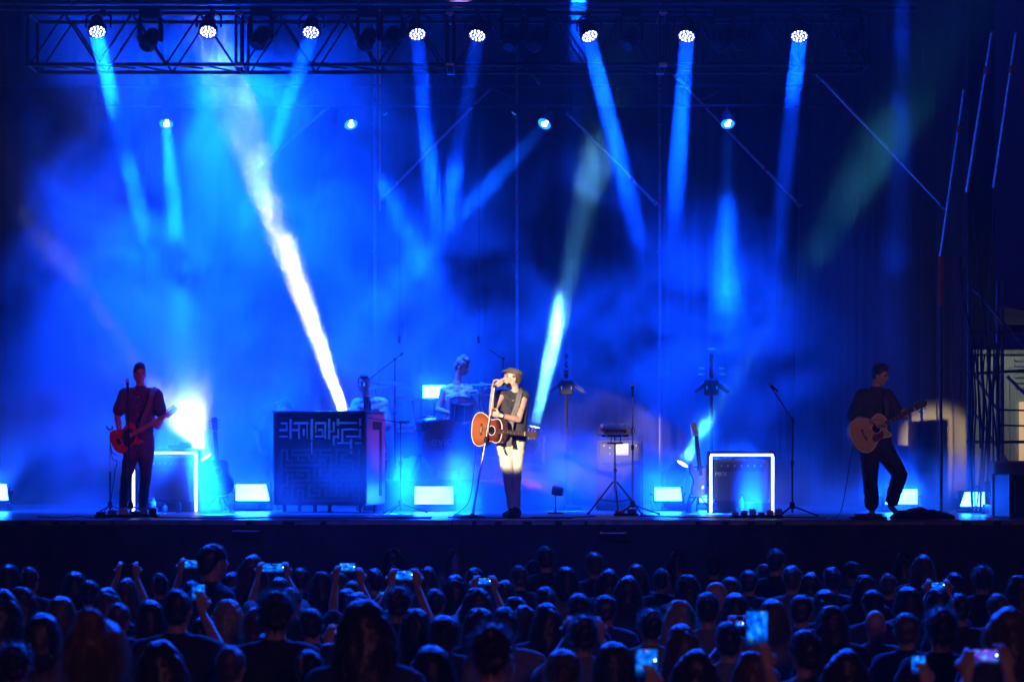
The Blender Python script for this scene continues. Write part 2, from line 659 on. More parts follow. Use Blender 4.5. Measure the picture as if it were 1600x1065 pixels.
# rear truss carrying the four azure lights
t = thing('rear_truss', 'thin black rear bar carrying the four small azure lights', 'truss', (WX(700, 32.2), 32.2, CAMZ + (HORIZON - 166) / F * 32.2))
for z in (0, .3):
    MB().tube([(-6.6, 0, z), (6.6, 0, z)], .024, 8).build('chord', black_metal, t)
for i in range(22):
    MB().tube([(-6.6 + .6 * i, 0, 0 if i % 2 else .3), (-6.0 + .6 * i, 0, .3 if i % 2 else 0)], .011, 6).build('brace', black_metal, t)

# ---------------------------------------------------------------- rear scaffold posts and diagonals
post_lab = {590: 'tall scaffold post with an orange lit cable left of centre', 808: 'thin scaffold post directly above the singer',
            1030: 'scaffold post behind the small keyboard and mic stand', 1255: 'scaffold post at the left edge of the wing curtain'}
for px in (586, 808, 1031, 1255):
    key = min(post_lab, key=lambda q: abs(q - px))
    d = 33.2
    x = WX(px, d)
    t = thing('scaffold_post', post_lab[key], 'scaffold post', (x, d, FLOOR), 0, 'vertical posts of the rear scaffold')
    MB().tube([(0, 0, .01), (0, 0, 8.6)], .026, 10).build('tube', dark_steel, t)
    MB().box((-.08, -.08, .0), (.08, .08, .012), .002).build('base_plate', dark_steel, t)
    for z in (2.0, 3.9, 5.85, 7.8):
        MB().lathe([(.05, -.006), (.062, 0), (.05, .006)], (0, 0, z), n=12).build('rosette', dark_steel, t)
    MB().lathe([(.033, -.035), (.033, .035)], (0, 0, 1.95 + 2.72), n=10).build('red_clip', red_tape, t)
o = MB().box((-.012, -.004, 0), (.012, .004, 4.2), .001).build('orange_lit_cable', orange_light_and_sleeve, None, W(593.5, 330, 33.0))  # cable lit orange, the light put into its colour
tag(o, 'cable with orange light painted on, hanging beside the tall left scaffold post', 'strap')
# long diagonals (photo ends)
dg = [((595, 312), (767, 138), 'diagonal scaffold pole rising right from the post with the orange lit cable'),
      ((1026, 320), (886, 176), 'diagonal scaffold pole falling right between the singer and the keyboard'),
      ((1251, 322), (1052, 115), 'long diagonal pole crossing behind the right azure light'),
      ((1477, 326), (1277, 116), 'faint diagonal pole in front of the wing curtain'),
      ((404, 262), (514, 166), 'short diagonal pole in the smoke left of centre'),
      ((842, 128), (822, 108), 'stub of diagonal pole just under the front truss')]
for (a, b, lab) in dg:
    A, B = W(a[0], a[1], 33.0 if a[0] < 1400 else 29.6), W(b[0], b[1], 32.6 if a[0] < 1400 else 29.2)
    t = thing('diagonal_pole', lab, 'pole', A, 0, 'diagonal poles of the rear scaffold')
    MB().tube([(0, 0, 0), B - A], .024, 8).build('tube', steel, t)
    for f in (.02, .98):
        c = (B - A) * f
        MB().lathe([(.036, -.04), (.036, .04)], c, B - A, 10).build('end_clamp', dark_steel, t)
    if a[0] in (1026, 1251, 595):
        c = (B - A) * (.28 if a[0] != 595 else .98)
        MB().lathe([(.03, -.03), (.03, .03)], c, B - A, 10).build('red_clip', red_tape, t)
# leaning poles on the right
for a, b, lab in (((1589, 50), (1553, 292), 'outermost leaning blue lit pole at the upper right'),
                  ((1551, 50), (1511, 298), 'middle leaning blue lit pole at the upper right'),
                  ((1508, 138), (1470, 400), 'inner leaning pole ending in an orange sleeve')):
    A, B = W(b[0], b[1], 27.0), W(a[0], a[1], 25.0)
    t = thing('leaning_pole', lab, 'pole', A, 0, 'leaning poles right of the stage')
    MB().tube([(0, 0, 0), B - A], .028, 10).build('tube', steel, t)
    MB().lathe([(.038, -.05), (.038, .05)], (B - A) * .78, B - A, 10).build('red_clip', red_tape, t)
    if b[0] == 1470:
        MB().tube([(0, 0, 0), (0, .02, -.62)], .032, 10).build('orange_sleeve', orange_light_and_sleeve, t)
        MB().tube([(0, .02, -.62), (.02, .05, -4.2)], .02, 8).build('lower_tube', dark_steel, t)
    else:
        MB().tube([(0, 0, 0), (-.05, .2, -2.6)], .009, 6).build('guy_line', dark_steel, t)
for i, pts in enumerate((((1500, 400), (1506, 470), (1525, 560), (1532, 700)), ((1520, 330), (1535, 470), (1548, 600), (1560, 720)))):
    o = MB().tube([W(x, y, 27.6 + .1 * i) for x, y in spline(pts, 5, False)], .012, 6).build('hanging_cable', rubber)
    tag(o, 'dark cable hanging in front of the tower, %s' % ('left one beside the wing curtain' if i == 0 else 'right one nearer the picture edge'), 'cable', 'cables hanging by the tower')


# ---------------------------------------------------------------- side tower and what stands behind it
def tower():
    d = 28.6
    k = F / d
    t = thing('scaffold_tower', 'blue lit scaffold tower beside the right end of the stage', 'scaffold tower', (WX(1560, d), d, 0))
    ox = t.location.x

    def tb(name, a, b, r=.026, m=dark_steel, dd=0.):
        A, B = W(a[0], a[1], d + dd), W(b[0], b[1], d + dd)
        off = Vector((ox, d, 0))
        MB().tube([A - off, B - off], r, 8).build(name, m, t)
    for px, dd in ((1514, 0), (1559, 0), (1604, 0), (1518, 1.3), (1566, 1.3)):
        tb('upright', (px, 440), (px, 1010 if dd == 0 else 990), .026, dark_steel, dd)
    for y in (520, 584, 690, 760):
        tb('ledger', (1510, y), (1610, y - (6 if y == 584 else 0)), .02)
    tb('brace', (1516, 575), (1558, 640), .018)
    tb('brace', (1516, 635), (1600, 760), .018, dark_steel, .05)
    tb('brace', (1600, 540), (1520, 450), .02, dark_steel, -.05)
    tb('brace', (1544, 650), (1560, 545), .026, dark_steel, -.1)
    tb('brace', (1574, 588), (1604, 618), .02, dark_steel, .1)
    for y in (640, 664, 690):
        tb('deck_rail', (1562, y), (1606, y + 1), .012, alu, .3)
    return t


tower()
for i in range(9):
    px = 1519 + i * 4.6 + (i % 3)
    y0 = 545 + rnd.uniform(-25, 10)
    pts = [(px, y0), (px + rnd.uniform(-3, 3), y0 + 40), (px + rnd.uniform(-5, 5), y0 + 100), (px + rnd.uniform(-3, 6), y0 + 170), (px + rnd.uniform(-6, 6), 800)]
    o = MB().tube([W(x, y, 28.3 + .03 * i) for x, y in spline(pts, 4, False)], .013 if i % 3 else .02, 6).build('tower_cable', rubber)
    tag(o, 'black cable hanging inside the side tower, %s from the left' % ('first', 'second', 'third', 'fourth', 'fifth', 'sixth', 'seventh', 'eighth', 'ninth')[i], 'cable', 'cables bunched in the side tower')
# pale container and canopy beyond
cont = mat('pale_container_paint', (.5, .56, .5), .6, 0, .12, 2, .05)
d = 33.5
t = thing('site_container', 'pale green ribbed container behind the side tower', 'container', (WX(1590, d), d, 0))
x0, x1 = WX(1512, d) - t.location.x, WX(1720, d) - t.location.x
zt = CAMZ + (HORIZON - 552) / F * d
MB().box((x0, .02, 0), (x1, 2.4, zt), .01).build('body', cont, t)
rib = MB().box((0, 0, 0), (.09, .045, zt - .3), .012).mesh('rib', cont)
for i in range(14):
    if not 5 <= i <= 8:
        link('rib', rib, None, t, (x0 + .05 + i * .15, -.02, .1))
lv = MB().box((0, 0, 0), (1.2, .05, .05), .01).mesh('louvre', cont)
for i in range(6):
    link('louvre', lv, None, t, (x0 + .72, -.03, zt - .12 - i * .085))
MB().box((x0 + .8, -.015, 1.6), (x0 + 1.6, .02, zt - .75), .01).build('window', mat('warm_lit_window', (.5, .4, .3), .4, 0, .1, 4, 0, emit=(1, .62, .32), es=.55), t)
MB().box((x0, -.08, zt - .02), (x1, 2.45, zt + .06), .01).build('roof_rail', dark_steel, t)
t = thing('canopy_tent', 'dim pale canopy roof seen above the tower at the right edge', 'canopy', (WX(1570, 36), 36, 0))
me = bpy.data.meshes.new('canopy_roof')
me.from_pydata([(-.6, 0, 4.75), (1.6, 0, 4.75), (1.6, 3, 4.75), (-.6, 3, 4.75), (.1, .8, 5.1), (.1, 2.2, 5.1)], [], [(0, 1, 4), (1, 2, 5, 4), (2, 3, 5), (3, 0, 4, 5)])
o = link('canopy_roof', me, mat('canopy_cloth', (.4, .36, .34), .8, 0, .15, 2, .1), t)
o.modifiers.new('s', 'SOLIDIFY').thickness = .01
for x, y in ((-.6, 0), (1.6, 0), (1.6, 3), (-.6, 3)):
    MB().tube([(x, y, 0), (x, y, 4.75)], .03, 8).build('leg', alu, t)
# work lamp that lights the container
t = thing('work_lamp', 'small work lamp shining on the container behind the tower', 'lamp', (WX(1640, 31.5), 31.2, 4.6))
MB().tube([(0, 0, -4.6), (0, 0, 0)], .02, 8).build('stand', black_metal, t)
MB().box((-.15, -.05, -.08), (.15, .05, .12), .01).build('housing', black_metal, t)
MB().box((-.13, .052, -.06), (.13, .056, .1), .001).build('lit_glass', mat('work_lamp_glass', (.5, .5, .5), .4, 0, 0, 1, 0, emit=(.85, 1, .75), es=5), t)
lo = spot_lamp('work_lamp_light', (WX(1640, 31.5), 31.3, 4.65), (WX(1560, 33.5), 33.5, 3.9), (.9, 1, .75), 40, 100, .7, .1)
# dark crew gear at the foot of the tower
case_mat = mat('black_case_laminate', (.02, .02, .022), .5, 0, .3, 8, .1)


def flight_case(loc, s, rz, lab, group='flight cases by the side tower'):
    t = thing('flight_case', lab, 'flight case', loc, rz, group)
    w, dp, h = s
    MB().box((-w / 2, -dp / 2, .1), (w / 2, dp / 2, h), .008).build('case_body', case_mat, t)
    for sx in (-1, 1):
        for sy in (-1, 1):
            e = MB().box((sx * w / 2 - .014, sy * dp / 2 - .014, .1), (sx * w / 2 + .014, sy * dp / 2 + .014, h + .004))
            e.build('corner_edging', dark_steel, t)
    for z in (.1, h * .66, h):
        e = MB().box((-w / 2 - .006, -dp / 2 - .012, z - .014), (w / 2 + .006, -dp / 2 + .004, z + .012))
        e.build('front_edging', dark_steel, t)
    for sx in (-1, 1):
        MB().box((sx * w * .25 - .05, -dp / 2 - .018, h * .42), (sx * w * .25 + .05, -dp / 2 - .008, h * .52), .004).build('latch', steel, t)
        for sy in (-1, 1):
            MB().lathe([(.045, -.015), (.045, .015)], (sx * (w / 2 - .08), sy * (dp / 2 - .08), .05), (1, 0, 0), 12).build('castor', rubber, t)
    return t


flight_case((5.74, 31.45, FLOOR + .003), (.42, .4, .93), .5, 'low flight case throwing its shadow on the warm patch of curtain')
flight_case((6.03, 31.0, FLOOR + .003), (.3, .3, 1.25), .5, 'tall narrow flight case throwing its shadow on the warm patch of curtain')
flight_case((WX(1612, 27.6), 28.0, 0.003), (.9, .6, 1.9), .05, 'large dark flight case standing at the right edge under the tower')
flight_case((WX(1612, 27.6), 28.0, 1.91), (.8, .5, .55), -.1, 'dark flight case on top of the large one at the right edge')
flight_case((WX(1582, 27.3), 27.0, 0.003), (.45, .5, 2.3), .2, 'dark upright case right beside the end of the stage')
# ---------------------------------------------------------------- lamps in the truss
def head_proto(n_led=19, r=.105, glass=led_disc, name='par_light'):
    """lens faces -Z of the tilt frame; all parts in local space of the thing, lens centre at the origin"""
    t = thing(name, None, None)
    MB().lathe([(r + .012, .0), (r + .012, .05), (r - .01, .09), (r * .72, .2), (r * .5, .24), (0, .245)], n=24).build('housing', black_metal, t)
    MB().lathe([(r + .012, -.002), (r + .014, -.02), (r + .002, -.022), (r, -.004)], n=24).build('lens_ring', black_metal, t)
    g = MB().lathe([(0, -.006), (r, -.006), (r, -.001), (0, -.001)], n=24).build('lens_glass', glass, t)
    spots = [(0, 0)] + [(.42 * r * math.cos(a), .42 * r * math.sin(a)) for a in [i * math.pi / 3 for i in range(6)]] + \
            [(.8 * r * math.cos(a), .8 * r * math.sin(a)) for a in [i * math.pi / 6 + .26 for i in range(12)]]
    if n_led == 1:
        m = MB()
        m.lathe([(.045, -.012), (.045, -.007)], (0, .01, 0), n=12)
        m.lathe([(.025, -.012), (.025, -.007)], (.02, -.055, 0), n=10)
        m.build('lit_led', led_dot, t)
    else:
        dm = MB().lathe([(.0105, -.012), (.0105, -.007)], n=8).mesh('lit_led', led_dot)
        for x, y in spots:
            link('lit_led', dm, None, t, (x, y, 0))
    return t


def yoke_for(t, loc, up):
    """bracket from the sides of the head up to the bar above (world space lengths)"""
    y = MB()
    y.tube([(-.15, 0, .1), (-.15, 0, .1 + up * .35), (-.1, 0, up * .6 + .1), (.1, 0, up * .6 + .1), (.15, 0, .1 + up * .35), (.15, 0, .1)], .012, 6)
    y.tube([(0, 0, up * .6 + .1), (0, 0, up + .1)], .02, 8)
    y.box((-.04, -.03, up + .08), (.04, .03, up + .15), .01)
    y.build('yoke', black_metal, t)


t = thing('added_spotlight', 'added small low spotlight on the stage floor right of the singer', 'stage light', (WX(868, 27.9), 27.9, FLOOR + .004))  # housing added round the magenta lamp
MB().lathe([(.05, -.1), (.06, -.06), (.06, .04), (.055, .04), (.045, .0), (0, -.0)], (0, 0, .3), (-.9, .2, .15), 18).build('housing', black_metal, t)
MB().tube([(0, -.07, .3), (0, -.07, .06), (0, .07, .06), (0, .07, .3)], .009, 6).build('bracket', black_metal, t)
MB().box((-.1, -.1, 0), (.1, .1, .02), .004).box((-.015, -.015, .02), (.015, .015, .06)).build('floor_plate', black_metal, t)
ord_ = ['leftmost', 'second from left', 'third from left', 'fourth from left', 'fourth from right', 'third from right', 'second from right', 'rightmost']
beams_ = ['with a long pale blue beam', 'above the white shaft', 'with a beam broken by smoke', 'with a straight faint beam', 'with a beam leaning left', 'with a beam leaning right', 'over the diagonal pole', 'with a strong straight blue beam']
proto = None
for i, (x, y, tx, ty, k) in enumerate(HEADS):
    if proto is None:
        proto = head_proto()
        o = proto
    else:
        o = copy_tree(proto)
    o.location = W(x, y, HEAD_D)
    # lens tipped towards the audience so that its dots show
    tilt = R(-34)
    o.rotation_euler = (tilt, 0, R(rnd.uniform(-20, 20)))
    o.rotation_euler.y = math.atan2((tx - x), (ty - y)) * -.6
    tag(o, '%s lit LED head on the front truss, %s' % (ord_[i], beams_[i]), 'stage light', 'lit LED heads on the front truss')
for i, (x, y, tx, ty, k) in enumerate(HEADS):
    t = [o for o in COL.objects if o.name.startswith('par_light')][i]
    m = MB()
    p = t.location
    inv = (Matrix.Translation(t.location) @ t.rotation_euler.to_matrix().to_4x4()).inverted()
    A = [Vector((p.x - .15, p.y + .06, p.z + .06)), Vector((p.x - .15, p.y + .1, p.z + .2)), Vector((p.x - .08, p.y + .2, p.z + .27)),
         Vector((p.x + .08, p.y + .2, p.z + .27)), Vector((p.x + .15, p.y + .1, p.z + .2)), Vector((p.x + .15, p.y + .06, p.z + .06))]
    m.tube([inv @ a for a in A], .014, 6)
    m.tube([inv @ Vector((p.x, p.y + .2, p.z + .26)), inv @ Vector((p.x, 26.97, TZT + .05))], .02, 8)
    m.build('yoke', black_metal, t)
    MB().lathe([(.045, -.03), (.045, .03)], inv @ Vector((p.x, 27.0, TZT)), inv.to_3x3() @ Vector((1, 0, 0)), 12).build('clamp', black_metal, t)
# dark unlit movers hung between them (black shapes over the truss)
mx = [(235, 'between the two leftmost lit heads'), (408, 'between the second and third lit heads'), (575, 'left of the post with the orange lit cable'), (612, 'right of the post with the orange lit cable'),
      (800, 'right of the two middle lit heads'), (838, 'left of the lit head above the keyboard'), (985, 'between the right middle heads'), (1130, 'right of the second lit head from the right'), (1160, 'near the right azure light'), (1330, 'at the right end of the truss')]


def dark_mover(loc, lab):
    t = thing('moving_head', lab, 'stage light', loc, 0, 'unlit moving heads hung in the front truss')
    MB().box((-.13, -.1, -.02), (.13, .1, .1), .015).build('base', black_metal, t)
    for s in (-1, 1):
        MB().box((s * .13 - .025, -.05, -.3), (s * .13 + .025, .05, 0), .015).build('yoke_arm', black_metal, t)
    MB().lathe([(.07, -.17), (.1, -.15), (.1, 0), (.085, .1), (.05, .15), (0, .155)], (0, 0, -.26), (.2, .5, .6), 18).build('head', black_metal, t)
    MB().lathe([(0, -.172), (.065, -.172), (.065, -.168), (0, -.168)], (0, 0, -.26), (.2, .5, .6), 18).build('lens', dark_glass, t)


for px, lab in mx:
    dark_mover(W(px, 26 + rnd.uniform(-2, 3), 26.85), 'unlit moving head in the front truss ' + lab)

rlab = ['leftmost small azure light of the rear row', 'second azure light of the rear row, left of the post with the orange lit cable',
        'third azure light of the rear row, throwing a beam down left', 'rightmost azure light of the rear row, throwing a straight beam']
rp = None
for i, (x, y, tx, ty, k) in enumerate(REAR):
    if rp is None:
        rp = head_proto(1, .1, rear_glass, 'rear_light')
        o = rp
    else:
        o = copy_tree(rp)
    o.location = W(x, y, REAR_D)
    o.rotation_euler = (R(-40), math.atan2((tx - x), (ty - y)) * -.7, 0)
    tag(o, rlab[i], 'stage light', 'azure lights on the rear truss')
for i, o in enumerate([o for o in COL.objects if o.name.startswith('rear_light')]):
    inv = (Matrix.Translation(o.location) @ o.rotation_euler.to_matrix().to_4x4()).inverted()
    p = o.location
    MB().tube([inv @ Vector((p.x, p.y + .05, p.z + .1)), inv @ Vector((p.x, p.y + .2, p.z + .3))], .018, 8).build('yoke', black_metal, o)
for x, y, s, lab in ((602, 178, 1, 'small unlit lamp with a blue glint painted as glow, right of the post with the orange lit cable'), (803, 177, -1, 'small unlit lamp with a blue glint painted as glow, on the post above the singer')):
    t = thing('pinspot', lab, 'stage light', W(x, y, 32.3))
    t.rotation_euler = (R(20), R(-38 * s), 0)
    MB().lathe([(.03, 0), (.045, .03), (.045, .1), (.03, .16), (0, .165)], n=14).build('housing', black_metal, t)
    MB().lathe([(0, -.004), (.038, -.004), (.03, 0)], n=14).build('glass', rear_glass, t)  # glass glows to stand in for a reflected blue glint
    MB().tube([(0, 0, .14), (0, .1, .26)], .01, 6).build('bracket', black_metal, t)


# ---------------------------------------------------------------- floor fixtures
def panel_light(px, py, d, w, h, lab, skew=0., z0=FLOOR, tilt=8, turn=0):
    k = F / d
    c = W(px, py, d)
    t = thing('panel_light', lab, 'stage light', (c.x, d, z0 + .004), R(turn), 'lit rectangular panels on the stage floor')
    hh, ww = h / k / 2, w / k / 2
    zc = c.z - z0
    Mt = Matrix.Translation((0, 0, zc)) @ Matrix.Rotation(R(-tilt), 4, 'X')
    MB().box((-ww - .02, 0, -hh - .02), (ww + .02, .07, hh + .02), .012, Mt).build('housing', black_metal, t)
    q = MB()
    a = [q.bm.verts.new(Mt @ Vector(v)) for v in ((-ww + max(0, -skew), -.004, -hh), (ww - max(0, skew) * 0, -.004, -hh), (ww - max(0, skew), -.004, hh), (-ww + 0 + max(0, -skew) * 0, -.004, hh))]
    if skew < 0:
        a[0].co.x, a[3].co.x = -ww, -ww - skew
    q.bm.faces.new(a)
    f = q.mesh('lit_face', panel_face, smooth=False)
    f.flip_normals() if f.polygons[0].normal.y > 0 else None
    link('lit_face', f, None, t)
    MB().tube([(-ww - .03, .03, zc), (-ww - .03, .05, .02), (ww + .03, .05, .02), (ww + .03, .03, zc)], .012, 6).build('yoke', black_metal, t)
    for s in (-1, 1):
        MB().lathe([(.022, -.012), (.022, .012)], (s * (ww + .045), .03, zc), (1, 0, 0), 10).build('knob', black_metal, t)
    MB().box((-.1, -.05, 0), (.1, .13, .02), .004).build('base_plate', black_metal, t)
    return t


panel_light(-12, 769, 29.6, 50, 25, 'lit rectangular panel cut off by the left picture edge', .03)
panel_light(395, 769.5, 29.6, 52, 25, 'lit rectangular panel between the silhouetted guitar and the maze piano', .05)
panel_light(678, 774, 29.2, 60, 27, 'largest lit rectangular panel, left of the singer', .0)
panel_light(1044, 772, 29.6, 42, 20, 'lit rectangular panel between the keyboard stand and the white guitar', .02)
panel_light(1108, 772, 30.2, 30, 25, 'narrow slice of lit panel between the white guitar and the right amplifier')
panel_light(1408, 776, 28.8, 50, 23, 'lit rectangular panel seen between the legs of the right guitarist', -.04)
panel_light(1519, 780, 28.4, 38, 22, 'rightmost lit rectangular panel at the end of the stage', -.07)
# panel on a stand behind the drummer
t = panel_light(679, 612, 32.2, 36, 19, 'lit white panel up behind the left arm of the drummer', .0, FLOOR, 0)
MB().tube([(0, .05, .02), (0, .05, 1.6)], .02, 8).build('stand_pole', black_metal, t)
# small junction unit beside the rightmost panel
t = thing('power_box', 'small upright power box clipped beside the rightmost lit panel', 'power box', (WX(1543, 28.3), 28.3, FLOOR + .004))
MB().box((-.04, -.03, .28), (.04, .03, .42), .006).build('box', black_metal, t)
MB().tube([(0, 0, 0), (-.02, 0, .15), (0, 0, .3)], .012, 6).build('bracket', black_metal, t)
MB().box((-.09, -.08, 0), (.09, .08, .015), .003).build('foot_plate', black_metal, t)


def floor_mover(lens, target, lensmat, lab, r=.085, show_lens=True):
    """floor standing moving head with its lens near `lens`, pointing to `target`"""
    L, T = W(*lens), W(*target)
    d = (T - L).normalized()
    c = L - d * .22
    t = thing('floor_moving_head', lab, 'stage light', (c.x, c.y, FLOOR + .004), 0, 'moving heads standing on the stage floor')
    off = Vector(t.location)
    cz = c - off
    zz = cz.z
    if zz > .75:   # on a black riser box
        MB().box((-.24, -.22, 0), (.24, .22, zz - .48), .01).build('riser_box', black_cloth, t)
        zb = zz - .478
    else:
        zb = 0.
    MB().box((-.19, -.15, zb), (.19, .15, zb + .12), .02).build('base', black_metal, t)
    for s in (-1, 1):
        MB().box((s * .17 - .03, -.06, zb + .12), (s * .17 + .03, .06, zz + .06), .02).build('yoke_arm', black_metal, t)
    MB().lathe([(0, -.2), (.09, -.19), (.12, -.12), (.13, .02), (.11, .17), (.098, .2), (.092, .2), (.088, .17)], cz, d, 22).build('head', black_metal, t)
    MB().lathe([(0, .185), (r, .185), (r, .19), (0, .19)], cz, d, 22).build('lit_lens', lensmat, t)
    return t


floor_mover((320, 712, 30.0), (150, 480, 29.4), lens_white, 'moving head beside the left amplifier, flaring white in its own smoke', .09)
floor_mover((546, 668, 31.5), (343, 100, 30.6), lens_white, 'moving head behind the maze piano throwing the big white shaft')
floor_mover((836, 664, 31.5), (934, 230, 30.9), lens_teal, 'moving head behind the singer throwing the pale teal shaft')
floor_mover((1068, 722, 30.0), (1432, 130, 28.0), lens_teal, 'moving head beside the white guitar with a glowing round lens')
# ---------------------------------------------------------------- instruments
def flame(name, inner, mid, outer, cx=0., cz=0., r=.3):
    """sunburst finish: the lacquer itself runs from pale centre to dark rim"""
    m = bpy.data.materials.new(name)
    m.use_nodes = True
    t = m.node_tree
    p = t.nodes['Principled BSDF']
    p.inputs['Roughness'].default_value = .22
    p.inputs['Coat Weight'].default_value = .5
    tc = t.nodes.new('ShaderNodeTexCoord')
    mp = t.nodes.new('ShaderNodeMapping')
    mp.inputs['Location'].default_value = (-cx / r, 0, -cz / r)
    mp.inputs['Scale'].default_value = (1 / r, 0, 1 / (r * .86))
    gr = t.nodes.new('ShaderNodeTexGradient')
    gr.gradient_type = 'SPHERICAL'
    rp = t.nodes.new('ShaderNodeValToRGB')
    e = rp.color_ramp.elements
    e[0].position, e[0].color = .0, (*outer, 1)
    e[1].position, e[1].color = .62, (*inner, 1)
    x = e.new(.3)
    x.color = (*mid, 1)
    wv = t.nodes.new('ShaderNodeTexWave')
    wv.bands_direction = 'Z'
    wv.inputs['Scale'].default_value = 40
    wv.inputs['Distortion'].default_value = 2
    mx = t.nodes.new('ShaderNodeMixRGB')
    mx.blend_type = 'MULTIPLY'
    mx.inputs[0].default_value = .16
    t.links.new(tc.outputs['Object'], mp.inputs[0])
    t.links.new(mp.outputs[0], gr.inputs[0])
    t.links.new(gr.outputs['Fac'], rp.inputs[0])
    t.links.new(tc.outputs['Object'], wv.inputs['Vector'])
    t.links.new(rp.outputs[0], mx.inputs[1])
    t.links.new(wv.outputs['Color'], mx.inputs[2])
    t.links.new(mx.outputs[0], p.inputs['Base Color'])
    return m


maple = mat('maple_neck', (.5, .32, .15), .4, 0, .15, 30, .05, coat=.3)
rosewood = mat('rosewood', (.06, .03, .02), .5, 0, .3, 40, .1)
cream = mat('cream_binding', (.75, .7, .58), .4, 0, .05, 20, 0)
mahog = mat('dark_mahogany', (.12, .04, .02), .35, 0, .3, 25, .05, coat=.4)
tort = mat('tortoise_pickguard', (.14, .02, .015), .25, 0, .5, 60, 0, coat=.5)
burst = flame('sunburst_lacquer', (.38, .11, .03), (.24, .04, .015), (.04, .012, .01), -.12, 0, .33)
spruce = mat('honey_spruce', (.5, .27, .11), .35, 0, .15, 18, .04, coat=.4)
redburst = mat('red_brown_guitar_lacquer', (.5, .04, .05), .25, 0, .3, 6, .0, coat=.6)
olym = mat('aged_white_lacquer', (.7, .66, .6), .25, 0, .06, 6, .0, coat=.6)
strap_m = mat('woven_strap', (.14, .13, .13), .75, 0, .3, 45, .3)
dark_leather = mat('dark_leather', (.04, .025, .02), .5, 0, .3, 30, .2)

# acoustic outline: x along the neck, bottom bout at -x ; z across
ACO = [(-.245, 0), (-.235, .1), (-.19, .175), (-.12, .203), (-.04, .185), (.04, .138), (.09, .128), (.15, .142), (.2, .135), (.238, .09), (.25, .02),
       (.25, -.02), (.238, -.09), (.2, -.135), (.15, -.142), (.09, -.128), (.04, -.138), (-.04, -.185), (-.12, -.203), (-.19, -.175), (-.235, -.1)]
ACO_CUT = [p for p in ACO[:11]] + [(.245, -.02), (.2, -.045), (.2, -.1), (.225, -.14), (.2, -.16), (.15, -.148)] + ACO[15:]
TEL = [(-.2, 0), (-.195, .08), (-.16, .14), (-.1, .16), (-.03, .13), (.02, .115), (.07, .13), (.13, .148), (.17, .13), (.18, .08), (.165, .035), (.16, .02),
       (.16, -.03), (.13, -.045), (.13, -.08), (.165, -.12), (.16, -.15), (.12, -.155), (.05, -.125), (-.03, -.135), (-.1, -.16), (-.16, -.145), (-.195, -.08)]
STR = [(-.22, 0), (-.215, .09), (-.17, .15), (-.1, .15), (-.03, .115), (.03, .11), (.09, .135), (.16, .15), (.225, .135), (.24, .115), (.2, .095), (.155, .075), (.14, .03),
       (.14, -.03), (.15, -.07), (.185, -.1), (.2, -.125), (.17, -.145), (.1, -.14), (.03, -.12), (-.04, -.125), (-.11, -.165), (-.17, -.155), (-.21, -.09)]


